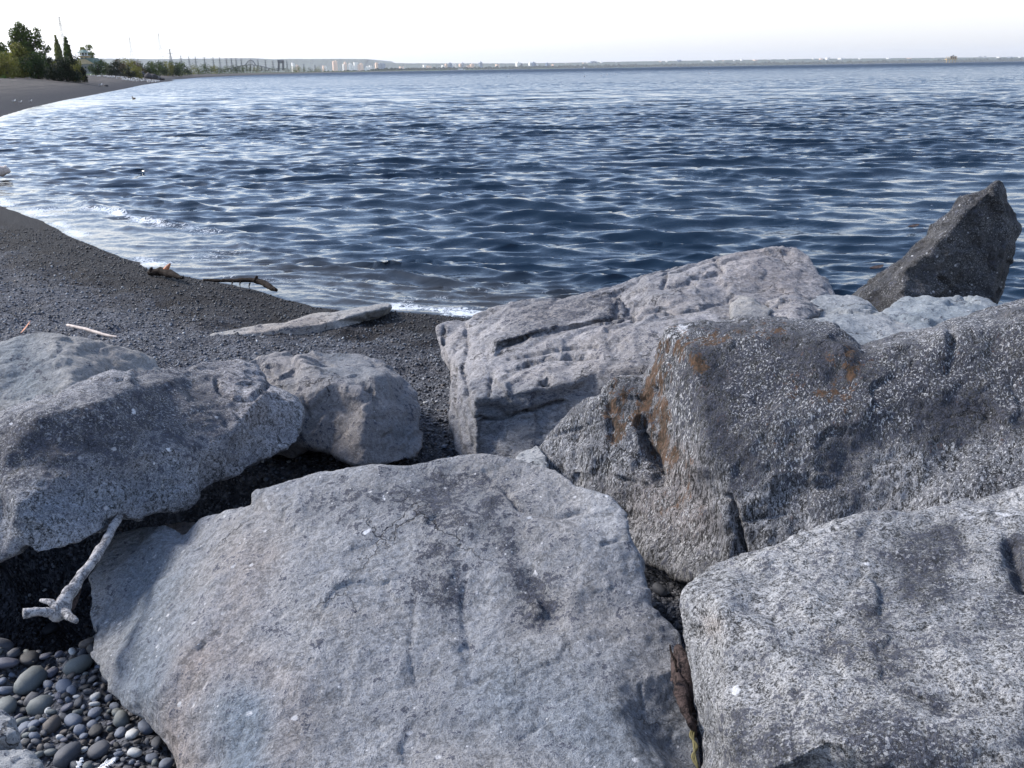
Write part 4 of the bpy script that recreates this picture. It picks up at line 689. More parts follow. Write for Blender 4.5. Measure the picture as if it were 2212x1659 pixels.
def feather(name, c, L, ax, label, n=18, seed=0):
    rs = np.random.RandomState(seed); ax = np.array(ax, float); ax /= np.linalg.norm(ax); sd = np.cross(ax, [0, 0, 1]); sd /= np.linalg.norm(sd)
    o = empty(name, c); tag(o, label, 'feather', None)
    child('quill', tube([np.array(c) - ax * L * .5, np.array(c) + [0, 0, .006], np.array(c) + ax * L * .5], [.0012, .001, .0005], 5), M_feather, o)
    ps = []
    for i in range(n):
        for s in (-1, 1):
            u = (i + .5) / n; b = np.array(c) + ax * L * (u - .45); l = L * .32 * math.sin(PI * u * .9 + .15) * (.7 + .6 * rs.rand())
            e = b + (sd * s * .8 + ax * .6 + np.array([0, 0, rs.normal() * .25])) * l; m = (b + e) / 2 + np.array([0, 0, .003])
            ps.append(tube([b, m, e], [.0016, .0016, .0006], 4))
    child('vane', join(ps), M_feather, o)
c = atz(225, 1655, .335); feather('feather', c, .055, (.9, .3, .35), 'fluffy white feather on the pebbles at the bottom edge', seed=1)
c = atz(170, 1655, .335); feather('feather', c, .035, (.2, .9, .5), 'smaller white feather left of the fluffy one', 10, seed=2)
# debris between the two front boulders
w = empty('bark_roll', at(1475, 1500, 1.95)); tag(w, 'curled brown strip of bark wedged between the two front boulders', 'bark')
child('bark_sheet', tube([at(1453, 1415, 1.99), at(1462, 1455, 1.91), at(1470, 1490, 1.86), at(1480, 1530, 1.82), at(1494, 1562, 1.79), at(1502, 1590, 1.80)], [.006, .013, .015, .014, .011, .005], 12, .6, 12), M_bark, w)
child('flap', tube([at(1466, 1400, 2.0), at(1478, 1440, 1.93), at(1488, 1490, 1.88), at(1496, 1540, 1.84)], [.012, .020, .017, .008], 12, .5, 13), M_bark, w)
tag(link_mesh('twig', *tube([at(1447, 1393, 1.97), at(1450, 1410, 1.95), at(1458, 1430, 1.92), at(1462, 1452, 1.90)], [.002, .003, .003, .002], 6, .2, 14), M_dark), 'short dark twig above the curled bark between the front boulders', 'twig')
leaf('dry_leaf', at(1452, 1464, 1.87), .022, .006, (.3, .1, .9), M_bark, 'tiny folded yellow-brown leaf stuck beside the curled bark', 'leaf')
tag(link_mesh('grass_strand', *join([tube([at(1499 + q, 1572, 1.80), at(1494 + q, 1590, 1.77), at(1503 - q, 1612, 1.745), at(1498 + q, 1635, 1.725), at(1508, 1662, 1.70), at(1512, 1700, 1.68)], [.0015, .003, .003, .003, .0025, .002], 6, .2, 15 + int(q)) for q in (0, 4, -3)]), M_straw), 'twisted yellow dry grass strands low in the gap between front boulders', 'grass')
# wood fragments at far left in the shallows
tag(link_mesh('driftwood_chunk', *join([tube([at(-12, 371, 19), at(2, 370, 19), at(12, 368, 19), at(22, 371, 19)], [.07, .10, .09, .03], 8, .5, 16), tube([at(4, 370, 19), at(2, 364, 19), at(6, 361, 19)], [.05, .04, .015], 6, .4, 17)]), M_stick), 'pale broken wood chunk in the shallows at the left edge', 'driftwood')
# ------------------------------------------------------------------ trees
def leaves(lobes, n, size, seed, cut=.35):
    """lobes: (cx,cy,cz,rx,ry,rz) in metres; returns quads spread through the lobes"""
    rs = np.random.RandomState(seed); L = np.array(lobes, float); vol = L[:, 3] * L[:, 4] * L[:, 5]; k = rs.choice(len(L), n * 2, p=vol / vol.sum())
    u = rs.normal(size=(len(k), 3)); u /= np.linalg.norm(u, axis=1)[:, None]; r = rs.rand(len(k)) ** .45
    P = L[k, :3] + u * r[:, None] * L[k, 3:]; sc = L[:, 3:].mean()
    keep = fbm(P / (sc * .5) + seed, 3, seed) + .55 * (rs.rand(len(k)) - .5) > cut - .62; P = P[keep][:n]; m = len(P)
    nrm = u[keep][:n] + rs.normal(size=(m, 3)) * .7; nrm /= np.linalg.norm(nrm, axis=1)[:, None]
    a = np.cross(nrm, rs.normal(size=(m, 3))); a /= np.linalg.norm(a, axis=1)[:, None]; b = np.cross(nrm, a); s = size * (.6 + .8 * rs.rand(m))[:, None]
    V = np.stack([P - a * s * .5, P + b * s * .32, P + a * s * .5, P - b * s * .32], 1).reshape(-1, 3)
    return V, np.arange(m * 4).reshape(-1, 4)
def leaf_mat(name, c, v=.45):
    t = NT(name); co = t.obj(); n = t.noise(co, .9, 4, .65); n2 = t.noise(co, 5, 2, .6)
    x = t.mix(t.ss(n, .35, .65), tuple(k * (1 - v) for k in c), tuple(k * (1 + v) for k in c)); x = t.mix(t.math('MULTIPLY', t.ss(n2, .5, .7), .4), x, tuple(k * 1.6 for k in c))
    t.l(x, t.b.inputs['Base Color']); t.b.inputs['Roughness'].default_value = .65; t.b.inputs['Specular IOR Level'].default_value = .2
    tr = t.n('BsdfTranslucent'); t.l(x, tr.inputs[0]); ms = t.n('MixShader'); ms.inputs[0].default_value = .3; t.l(t.b.outputs[0], ms.inputs[1]); t.l(tr.outputs[0], ms.inputs[2]); t.l(ms.outputs[0], t.out.inputs[0]); return t.m
ML = {'dark': leaf_mat('foliage_dark_green', (.026, .048, .012)), 'mid': leaf_mat('foliage_green', (.06, .085, .018)), 'olive': leaf_mat('foliage_olive', (.14, .14, .03)), 'black': leaf_mat('foliage_deep_green', (.010, .018, .007)), 'russet': leaf_mat('foliage_russet', (.075, .055, .03)), 'pale': leaf_mat('foliage_pale', (.17, .18, .06))}
M_trunk = simple_mat('tree_bark', (.06, .05, .042), .9, .3, 4)
def tree(loc, h, lobes, n, size, col, label, cat='tree', group=None, seed=1, trunk=.04, limbs=4, name='tree'):
    """lobes in units of height"""
    L = [tuple(v * h for v in q) for q in lobes]; o = empty(name, loc); tag(o, label, cat, group)
    V, F = leaves(L, n, size, seed); link_mesh('crown', V, F, ML[col], parent=o, smooth=False)
    rs = np.random.RandomState(seed + 50); ps = [tube([(0, 0, -.3), (0.01 * h, 0, h * .2), (-.01 * h, .01 * h, h * .45), (0, 0, h * .7)], [h * trunk, h * trunk * .8, h * trunk * .6, h * trunk * .2], 7, .2, seed)]
    for q in range(min(limbs, len(L))):
        l = L[q]; z0 = h * (.2 + .25 * rs.rand()); ps.append(tube([(0, 0, z0), (l[0] * .5, l[1] * .5, (z0 + l[2]) / 2), (l[0], l[1], l[2] + l[5] * .4)], [h * trunk * .5, h * trunk * .35, h * trunk * .12], 5))
    V, F = join(ps); link_mesh('trunk', V, F, M_trunk, parent=o); return o
def rlobes(n, w, z0, z1, seed, taper=.5):
    rs = np.random.RandomState(seed); out = []
    for i in range(n):
        z = z0 + (z1 - z0) * (i + .5) / n; k = 1 - taper * abs((i + .5) / n - .4); a = rs.rand() * 2 * PI; d = w * .5 * rs.rand() * k; r = w * (.26 + .14 * rs.rand()) * k
        out.append((d * math.cos(a), d * math.sin(a), z, r, r, r * .9))
    return out
def base(xd, Y): x = xat(xd, Y); return (x, Y, float(ground_z(np.array([x]), np.array([Y]), False)[0]) - .1)
def hpx(Y, ytop, xd, zb):      # height so that the top reaches ytop
    p = at(xd, ytop, Y); return float(p[2] - zb)
def plant(xd, Y, ytop, wpx, col, label, n=900, seed=1, style='round', cat='tree', group=None, ls=None, z0=.12, name='tree'):
    b = base(xd, Y); h = max(.5, hpx(Y, ytop, xd, b[2])); w = wpx * 1.1 * S / FOC * Y / h; n = int(n * 2.2)
    if style == 'poplar':
        lobes = [(0, 0, .12 + .86 * i / 9, w * .5 * k, w * .5 * k, .11) for i, k in enumerate((.75, .95, 1, 1, .92, .82, .7, .5, .3, .14))]; lobes = lobes[:9] + [(0, 0, .95, w * .07, w * .07, .06)]
    elif style == 'bush': lobes = rlobes(8, w * 1.05, .12, .88, seed, .55) + [(-.3 * w, 0, .25, w * .24, w * .24, .26), (.3 * w, 0, .25, w * .24, w * .24, .26), (0, 0, .3, w * .3, w * .3, .3)]
    else: lobes = rlobes(10, w, z0 + .1, .9, seed, .6) + [(0, 0, .5, w * .25, w * .25, .3)]
    return tree(b, h, lobes, n, ls or h * .065, col, label, cat, group, seed, limbs=3, name=name)
# far left grove (bearings measured on the sheet)
b = base(68, 160); hh = hpx(160, 44, 68, b[2])
tree(b, hh, [(-.08, 0, .90, .10, .10, .09), (-.16, 0, .76, .15, .15, .13), (.0, 0, .74, .13, .13, .16), (-.19, 0, .58, .17, .15, .13), (.02, 0, .55, .15, .15, .14), (.23, 0, .83, .07, .07, .07), (.20, 0, .70, .10, .1, .11), (.24, 0, .57, .10, .1, .1), (.34, 0, .50, .09, .09, .08), (.24, 0, .40, .09, .09, .08), (-.1, 0, .36, .26, .2, .18), (.14, 0, .26, .22, .2, .18), (-.25, 0, .25, .2, .2, .18)], 13000, hh * .034, 'mid', 'tallest broad tree with a split airy crown on the far left beach', 'tree', seed=5, trunk=.03, limbs=9)
plant(8, 150, 88, 50, 'mid', 'rounded green tree cut by the left edge above the beach', 1800, 11, 'bush')
plant(-40, 150, 100, 60, 'dark', 'dark tree mostly beyond the left edge', 1200, 12, 'bush')
plant(40, 140, 92, 46, 'olive', 'yellow-green willow in front of the tallest tree', 1900, 13, 'bush')
plant(14, 132, 112, 46, 'olive', 'low olive bush at the left edge on the beach top', 1300, 14, 'bush', 'bush', name='bush')
plant(80, 140, 112, 50, 'dark', 'dark bush at the foot of the tallest tree', 1500, 15, 'bush', 'bush', name='bush')
plant(104, 150, 120, 36, 'black', 'dark bush right of the tallest tree', 1200, 16, 'bush', 'bush', name='bush')
plant(132, 230, 75, 15, 'pale', 'left one of two slim poplars, lit on its left side', 1200, 17, 'poplar')
plant(152, 225, 75, 16, 'mid', 'right one of two slim poplars, in front of the pylon', 1300, 18, 'poplar')
plant(118, 150, 125, 24, 'olive', 'olive bush below the left poplar', 900, 23, 'bush', 'bush', name='bush')
plant(143, 140, 122, 54, 'black', 'round nearly black bush below the two poplars', 2600, 19, 'bush', 'bush', name='bush')
plant(166, 150, 123, 30, 'olive', 'green-brown bush between the poplars and the tower house', 1100, 20, 'bush', 'bush', name='bush')
plant(179, 150, 140, 14, 'black', 'small dark bush in front of the tower house wall', 500, 21, 'bush', 'bush', name='bush')
plant(190, 470, 93, 24, 'pale', 'pale loose tree rising behind the tower house', 900, 22)
# tree line to the right of the tower house; bearings, distances, tops
rsT = np.random.RandomState(77)
TL = [(213, 260, 127, 24, 'dark'), (229, 280, 130, 18, 'mid'), (247, 270, 129, 26, 'black'), (262, 290, 127, 22, 'russet'), (278, 300, 126, 30, 'olive'), (298, 330, 128, 28, 'russet'), (275, 250, 142, 18, 'black'), (292, 255, 140, 22, 'olive'), (314, 340, 131, 26, 'dark'), (330, 360, 131, 24, 'mid'), (345, 380, 130, 24, 'dark'), (358, 420, 134, 22, 'olive'), (372, 450, 131, 24, 'dark'), (386, 480, 134, 20, 'mid'), (398, 520, 132, 22, 'dark'), (412, 560, 142, 20, 'olive'), (428, 600, 139, 22, 'mid'), (442, 640, 137, 22, 'dark'), (456, 680, 139, 20, 'olive'), (470, 740, 142, 18, 'dark'), (484, 800, 143, 18, 'mid'), (498, 880, 142, 18, 'dark'), (512, 960, 140, 20, 'dark'), (526, 1050, 142, 18, 'mid'), (540, 1150, 141, 20, 'dark'), (554, 1250, 143, 18, 'olive'), (568, 1350, 144, 18, 'dark'), (584, 1450, 146, 18, 'mid'), (600, 1600, 147, 18, 'dark'), (616, 1750, 146, 18, 'mid'), (634, 1900, 144, 16, 'olive'), (644, 2000, 143, 14, 'olive'), (656, 2100, 146, 14, 'mid'), (670, 2200, 146, 14, 'dark'), (684, 2300, 145, 14, 'olive'), (698, 2500, 148, 12, 'dark')]
cname = {'dark': 'dark green', 'mid': 'green', 'black': 'blackish green', 'russet': 'russet-brown', 'olive': 'olive-lit', 'pale': 'pale'}
ordn = lambda k: ['first', 'second', 'third', 'fourth', 'fifth', 'sixth', 'seventh', 'eighth', 'ninth', 'tenth', 'eleventh', 'twelfth', 'thirteenth', 'fourteenth', 'fifteenth', 'sixteenth', 'seventeenth', 'eighteenth', 'nineteenth', 'twentieth'][k]
cnts = {}
for i, (xd, Y, yt, w_, c_) in enumerate(TL):
    far = Y > 500
    if xd > 340: Y = float(np.interp(xd, [340, 375, 420, 520, 640, 760], [380, 400, 540, 920, 1620, 2650])) * 1.08 + 20
    cnts[(c_, far)] = cnts.get((c_, far), -1) + 1
    lab = ('%s %s tree from the left in the tree line beside the tower house' if not far else '%s %s tree from the left in the distant low coast tree line') % (ordn(cnts[(c_, far)]), cname[c_])
    plant(xd, Y, yt, w_ * 1.15, c_, lab, 900 if not far else 500, 100 + i, 'bush', group='trees along the shore tree line', ls=None)
# grass tufts on top of the far beach
def grass():
    rs = np.random.RandomState(9); n = 9000; Y = 95 + 75 * rs.rand(n); xd = -60 + 250 * rs.rand(n); X = np.array([xat(a, b) for a, b in zip(xd, Y)]); d, _ = shore_sd(X, Y); ok = d > 13 + 5 * rs.rand(n); X, Y = X[ok], Y[ok]; Z = ground_z(X, Y, False); n = len(X)
    h = .25 + .35 * rs.rand(n); a = rs.rand(n) * PI; w_ = .10 + .1 * rs.rand(n); lean = rs.normal(size=(n, 2)) * .12
    V = np.stack([np.stack([X - w_ * np.cos(a), Y - w_ * np.sin(a), Z - .05], 1), np.stack([X + w_ * np.cos(a), Y + w_ * np.sin(a), Z - .05], 1), np.stack([X + lean[:, 0], Y + lean[:, 1], Z + h], 1)], 1).reshape(-1, 3)
    o = link_mesh('beach_grass', V, np.arange(n * 3).reshape(-1, 3), leaf_mat('grass_blades', (.035, .065, .02)), smooth=False); tag(o, 'strip of green grass along the top of the far beach', 'grass', None, 'stuff')
grass()
# ------------------------------------------------------------------ buildings, pylons, bridges
def box(x0, x1, y0, y1, z0, z1):
    V = [(x, y, z) for z in (z0, z1) for y in (y0, y1) for x in (x0, x1)]; return np.array(V, float), [[0, 2, 3, 1], [4, 5, 7, 6], [0, 1, 5, 4], [2, 6, 7, 3], [0, 4, 6, 2], [1, 3, 7, 5]]
def frustum(cx, cy, z0, z1, r0, r1, n=8, rot=0):
    V = [(cx + r * math.cos(2 * PI * i / n + rot), cy + r * math.sin(2 * PI * i / n + rot), z) for z, r in ((z0, r0), (z1, r1)) for i in range(n)]
    return np.array(V), [[i, (i + 1) % n, n + (i + 1) % n, n + i] for i in range(n)] + [list(range(n))[::-1], list(range(n, 2 * n))]
def bar(a, b, r, n=4):
    a = np.array(a, float); b = np.array(b, float); t = b - a; t /= np.linalg.norm(t); u = np.cross(t, [0.2, .31, .93]); u /= np.linalg.norm(u); v = np.cross(t, u)
    V = [p + r * (math.cos(2 * PI * i / n) * u + math.sin(2 * PI * i / n) * v) for p in (a, b) for i in range(n)]
    return np.array(V), [[i, (i + 1) % n, n + (i + 1) % n, n + i] for i in range(n)]
def add(name, parts, mat, par=None, smooth=False):
    V, F = join(parts); return link_mesh(name, V, F, mat, parent=par, smooth=smooth)
M_tan = simple_mat('wall_cream_stucco', (.48, .38, .26), .8, .12, 1); M_gwall = simple_mat('wall_grey_block', (.20, .20, .20), .85, .2, 1.5); M_green = simple_mat('roof_green_copper', (.12, .175, .16), .6, .15, 1); M_white = simple_mat('painted_white', (.7, .7, .7), .5, .06, 2); M_glass = simple_mat('window_dark_glass', (.03, .04, .05), .15, .1, 1, spec=.6); M_yel = simple_mat('cornice_ochre', (.42, .27, .08), .7, .15, 1)
u = S / FOC * 420  # metres per sheet pixel
b = base(188, 420); T = empty('tower_house', (b[0], b[1], b[2])); tag(T, 'cream house with green roofs and a lookout tower behind the beach', 'building')
H = lambda y: hpx(420, y, 188, b[2]); X = lambda x: (x - 188) * u
add('wall', [box(X(169), X(206), 0, 8, 0, H(137))], M_gwall, T)
add('wall', [(np.array([(X(174), -.3, H(138)), (X(205), -.3, H(138)), (X(205), -.3, H(131)), (X(199), -.3, H(127)), (X(176), -.3, H(128)), (X(174), 8, H(138)), (X(205), 8, H(138)), (X(205), 8, H(131)), (X(199), 8, H(127)), (X(176), 8, H(128))]), [[0, 1, 2, 3, 4], [9, 8, 7, 6, 5], [0, 5, 6, 1], [1, 6, 7, 2], [2, 7, 8, 3], [3, 8, 9, 4], [4, 9, 5, 0]])], M_tan, T)
add('roof', [(np.array([(X(165), -.8, H(127)), (X(190), -.8, H(127.5)), (X(207), -.8, H(138)), (X(204), -.8, H(125.5)), (X(168), 5, H(125)), (X(204), 5, H(125)), (X(207), 9, H(138)), (X(165), 9, H(127))]), [[0, 1, 3, 4], [1, 2, 3], [3, 2, 6, 5], [4, 3, 5], [0, 4, 7], [4, 5, 6, 7], [0, 7, 6, 2, 1]])], M_green, T)
add('tower', [box(X(176), X(190.5), 1, 3.6, H(127), H(121.5))], M_tan, T); add('cornice', [box(X(173), X(192), .7, 3.9, H(123), H(121))], M_yel, T)
add('lantern_room', [frustum(X(183), 2.2, H(121), H(113.5), 6.5 * u, 6.5 * u, 8, PI / 8)], M_glass, T)
bl = add('balcony', [box(X(168), X(194), .2, 4.2, H(121), H(120.3))], M_white, T)
add('railing', [box(X(168), X(194), .2, .28, H(118.8), H(118.4))] + [box(X(q) - .06, X(q) + .06, .2, .3, H(121), H(118.4)) for q in np.linspace(168, 194, 8)], M_white, bl)
for q in (169, 175.5, 181, 187, 193): add('post', [box(X(q) - .08, X(q) + .08, .3, .46, H(120.5), H(113))], M_white, T)
add('roof', [frustum(X(182), 2.2, H(113.5), H(107.5), 14 * u, 3 * u, 8, PI / 8), frustum(X(182), 2.2, H(107.5), H(105.5), 1.5 * u, .6 * u, 6)], M_green, T)
for q in (178, 186): add('window', [box(X(q), X(q + 3), .93, 1.02, H(126), H(124))], M_glass, T)
for q in (184, 192, 199): add('window', [box(X(q), X(q + 3.5), -.06, .02, H(148), H(143.5))], M_glass, T)
M_steel = simple_mat('galvanised_steel', (.10, .11, .12), .6, .15, 1)
def pylon(xd, Y, ytop, label, thick=.22, arms=(.97, .82, .67), aw=.14, group=None, tag_=True):
    b = base(xd, Y); h = hpx(Y, ytop, xd, b[2]); o = empty('pylon', b); tag(o, label, 'pylon', group)
    w = lambda z: h * (.10 * (1 - z) ** 1.5 + .010); ps = []; zs = [0, .16, .30, .42, .53, .62, .70, .78, .86, .94, 1.0]; th = thick * max(1, Y / 900)
    for sx in (-1, 1):
        for sy in (-1, 1):
            for a, c in zip(zs[:-1], zs[1:]): ps.append(bar((sx * w(a), sy * w(a), a * h), (sx * w(c), sy * w(c), c * h), th * .6))
    for i, (a, c) in enumerate(zip(zs[:-1], zs[1:])):
        for s in (-1, 1):
            ps.append(bar((-w(a), s * w(a), a * h), (w(c), s * w(c), c * h), th * .35)); ps.append(bar((w(a), s * w(a), a * h), (-w(c), s * w(c), c * h), th * .35)); ps.append(bar((-w(c), s * w(c), c * h), (w(c), s * w(c), c * h), th * .3))
    add('mast', ps, M_steel, o)
    for a in arms: add('crossarm', [bar((-h * aw, 0, a * h), (h * aw, 0, a * h), th * .45), bar((-h * aw, 0, a * h), (0, 0, a * h + h * .03), th * .35), bar((h * aw, 0, a * h), (0, 0, a * h + h * .03), th * .35)], M_steel, o)
    return o
pylon(146, 700, 36, 'tallest pylon rising behind the two slim poplars', .15, (.86, .66), .10)
pylon(289, 1050, 80, 'faint lattice pylon standing alone above the tree line, left', .10, (.95, .62), .12)
pylon(352, 1020, 71, 'faint tall lattice pylon above the start of the pylon row', .10, (.95, .62), .12)
pylon(372, 1350, 106, 'lattice pylon just right of the taller faint one', .2)
for i, (xd, yt) in enumerate([(394, 120), (411, 122), (425, 122), (444, 123), (463, 124), (477, 124), (491, 125), (502, 125), (512, 125), (523, 126), (559, 129), (575, 130), (591, 131), (621, 131), (657, 138), (681, 140)]):
    pylon(xd, 900 + 1.0 * xd * 2, yt, '%s pylon from the left in the receding coastal row' % ordn(i) if i > 1 else ('nearest pylon of the long receding row' if i == 0 else 'second pylon of the long receding row'), .14, group='row of pylons along the coast')
M_brg = simple_mat('bridge_dark_steel', (.08, .088, .105), .7, .2, .1)
def flatpart(Y, pts, depth, par, name, mat, org):
    P = np.array([at(x, y, Y) for x, y in pts]) - np.array(org); n = len(P); Q = P + np.array([0, depth, 0]); F = [list(range(n)), list(range(n, 2 * n))[::-1]] + [[i, n + i, n + (i + 1) % n, (i + 1) % n] for i in range(n)]
    return link_mesh(name, np.vstack([P, Q]), F, mat, parent=par, smooth=False)
b = base(606, 2600); o = empty('lift_bridge', b); tag(o, 'dark lift bridge with two tall towers and a raised span', 'bridge')
for x0, x1 in ((599.5, 602), (609, 611.5)): flatpart(2600, [(x0 + .8, 130), (x1 - .3, 130), (x1, 152), (x0, 152)], 14, o, 'tower', M_brg, b)
flatpart(2600, [(599, 129), (611, 130), (611.5, 137), (599.8, 136.5)], 12, o, 'raised_span', M_brg, b)
flatpart(2600, [(596, 148), (616, 148), (616, 149.5), (596, 149.5)], 12, o, 'deck', M_brg, b)
b = base(542, 2900); o = empty('skyway_bridge', b); tag(o, 'long humped highway bridge with an arched truss behind the trees', 'bridge')
pts = [(476, 152), (500, 146), (520, 141.5), (541, 139), (562, 142), (585, 148), (600, 152)]
flatpart(2900, pts + [(x, y + 1.4) for x, y in pts[::-1]], 20, o, 'deck', M_brg, b)
for x in range(484, 596, 8): yy = np.interp(x, [p[0] for p in pts], [p[1] for p in pts]); flatpart(2900, [(x - .5, yy), (x + .5, yy), (x + .5, 154), (x - .5, 154)], 8, o, 'pier', M_brg, b)
ar = [(530, 140.5), (535, 133), (541, 129), (547, 132.5), (553, 140.5)]
ps = [bar(at(a[0], a[1], 2900) - np.array(b), at(c[0], c[1], 2900) - np.array(b), 1.3) for a, c in zip(ar[:-1], ar[1:])] + [bar(at(x, np.interp(x, [p[0] for p in ar], [p[1] for p in ar]), 2900) - np.array(b), at(x, 140, 2900) - np.array(b), .8) for x in (533, 536, 539, 541, 543, 546, 550)]
add('truss', ps, M_brg, o)
# hills
HP = [(100, 128), (205, 126), (300, 127), (339, 127.4), (420, 126.5), (500, 125.8), (547, 125.5), (584, 127.9), (621, 127), (680, 127.2), (740, 127), (794, 127.5), (798, 130.5), (813, 134.2), (850, 136), (881, 136.6), (1000, 136.8), (1131, 136.6), (1220, 135.5), (1303, 133.8), (1400, 132.3), (1560, 129.8), (1758, 127), (1900, 126), (2060, 124.3), (2212, 123), (2500, 118)]
def hills():
    xs = np.linspace(60, 2450, 1300); rs = np.random.RandomState(4); V = []; rws = [(-900, 0), (-550, .10), (-250, .42), (-60, .85), (0, 1), (300, 1.0), (2200, .95), (3500, .2)]
    jit = fbm(np.stack([xs / 5, 0 * xs, 0 * xs], 1), 4, 7) * .35 + .25 * rs.rand(len(xs))
    for dy, f in rws:
        Yd = 10200 + dy; yt = np.interp(xs, [p[0] for p in HP], [p[1] for p in HP])
        for x, y, j in zip(xs, yt, jit):
            top = at(x, y + j, 10200)[2]; hx = at(x, 152, 10200)[0]; V.append((hx, Yd, max(0, top) * f + (8 * vnoise(np.array([[x * .6, dy * .01, 0]]))[0] if 0 < f < .9 else 0)))
    V = np.array(V); n = len(xs); i = np.arange((len(rws) - 1) * (n - 1)); q = i // (n - 1) * n + i % (n - 1)
    t = NT('escarpment_woods'); co = t.pos(); nz = t.noise(t.map(co, scale=(1, 1, 2.5)), .02, 6, .7); t.l(t.mix(t.ss(nz, .35, .65), (.016, .030, .022), (.05, .075, .05)), t.b.inputs['Base Color']); t.b.inputs['Roughness'].default_value = .9
    o = link_mesh('hills', V, np.stack([q, q + 1, q + n + 1, q + n], 1), t.m); tag(o, kind='structure')
hills()
def far_woods():
    rs = np.random.RandomState(6); V0, T0 = I1; VV = []; TT = []; k = 0
    for xd in np.arange(625, 2330, .85):
        for row in range(2 if xd > 800 else 1):
            Y = np.interp(xd, [625, 760, 900, 1150, 1500, 2300], [2100, 2900, 4700, 6900, 8400, 9300]) + row * 260 + 60 * rs.rand() + 20; x = xat(xd + rs.rand() * 2, Y); r = Y / 1500 * (.7 + .9 * rs.rand()) * (1 + .35 * row); z = r * (.5 + .8 * row * rs.rand())
            VV.append(V0 * np.array([r * 1.7, r * 1.5, r * (1 + .5 * rs.rand())]) * (1 + .2 * rs.normal(size=(len(V0), 1))) + np.array([x, Y, z])); TT.append(T0 + k * len(V0)); k += 1
    o = link_mesh('far_woods', np.vstack(VV), np.vstack(TT), leaf_mat('far_foliage', (.028, .042, .022)), smooth=False); tag(o, 'dark unbroken line of trees along the far shore', 'woods', None, 'stuff')
far_woods()
def facade(name, c, band):
    t = NT(name); co = t.obj(); sx = t.n('SeparateXYZ'); t.l(co, sx.inputs[0]); w1 = t.math('FRACT', t.math('MULTIPLY', sx.outputs[2], 1 / 3.2)); w2 = t.math('FRACT', t.math('MULTIPLY', t.math('ADD', sx.outputs[0], sx.outputs[1]), 1 / 5.))
    m = t.math('MULTIPLY', t.math('GREATER_THAN', w1, .5), t.math('GREATER_THAN', w2, .45)); t.l(t.mix(t.math('MULTIPLY', m, band), c, (.06, .08, .11)), t.b.inputs['Base Color']); t.b.inputs['Roughness'].default_value = .5; return t.m
FM = {'w': ('white', facade('facade_white', (.88, .84, .78), .18)), 'p': ('pinkish', facade('facade_peach', (.88, .60, .43), .25)), 'g': ('grey', facade('facade_grey', (.30, .33, .38), .6)), 'b': ('blue-grey', facade('facade_blue', (.16, .22, .32), .7)), 'd': ('dark', facade('facade_dark', (.07, .08, .10), .4))}
def bl2(z): return (338.9 + .2451 * z)
def bl3(z): return (813.3 + .2451 * z)
BL = [(bl2(a), bl2(c), 101.7 + .2451 * t_, 101.7 + .2451 * b_, k) for a, c, t_, b_, k in [(1190, 1207, 138, 162, 'w'), (1228, 1242, 155, 172, 'p'), (1463, 1474, 163, 195, 'p'), (1477, 1489, 165, 195, 'w'), (1552, 1565, 126, 186, 'p'), (1570, 1586, 124, 186, 'p'), (1640, 1654, 150, 180, 'w'), (1652, 1668, 135, 178, 'p'), (1690, 1715, 146, 182, 'w'), (1718, 1735, 160, 185, 'w'), (1735, 1765, 133, 152, 'w'), (1772, 1790, 152, 184, 'p'), (1792, 1815, 145, 192, 'p'), (1850, 1862, 168, 184, 'w'), (1872, 1892, 162, 182, 'w'), (1926, 1938, 142, 180, 'p'), (1947, 1960, 150, 178, 'g'), (1968, 1985, 145, 178, 'g'), (1990, 2004, 145, 178, 'b'), (2140, 2175, 170, 195, 'p'), (2105, 2130, 192, 200, 'w')]]
BL += [(bl3(a), bl3(c), 101.7 + .2451 * t_, 101.7 + .2451 * b_, k) for a, c, t_, b_, k in [(0, 14, 143, 178, 'p'), (22, 36, 140, 178, 'g'), (44, 75, 146, 178, 'b'), (170, 200, 190, 200, 'p'), (203, 240, 170, 195, 'p'), (410, 438, 155, 180, 'w'), (441, 480, 163, 182, 'p'), (577, 600, 158, 190, 'w'), (604, 622, 152, 188, 'p'), (632, 665, 142, 180, 'b'), (670, 700, 148, 178, 'w'), (728, 748, 150, 192, 'p'), (750, 768, 141, 180, 'g'), (795, 822, 162, 185, 'p'), (826, 860, 151, 190, 'p'), (905, 930, 127, 188, 'b'), (1050, 1080, 150, 182, 'p'), (1228, 1270, 138, 176, 'w'), (1272, 1283, 143, 175, 'd'), (1342, 1366, 138, 188, 'w'), (1370, 1400, 136, 188, 'b'), (1408, 1425, 155, 188, 'w'), (1490, 1520, 142, 178, 'b'), (1548, 1560, 150, 172, 'p'), (1815, 1845, 138, 150, 'p'), (1850, 1870, 136, 150, 'w'), (1887, 1905, 124, 150, 'b'), (1908, 1925, 122, 150, 'g'), (1927, 1942, 127, 150, 'b'), (1972, 1995, 130, 150, 'w'), (2097, 2113, 133, 148, 'w'), (1660, 1670, 144, 152, 'w'), (1700, 1725, 143, 150, 'p')]]
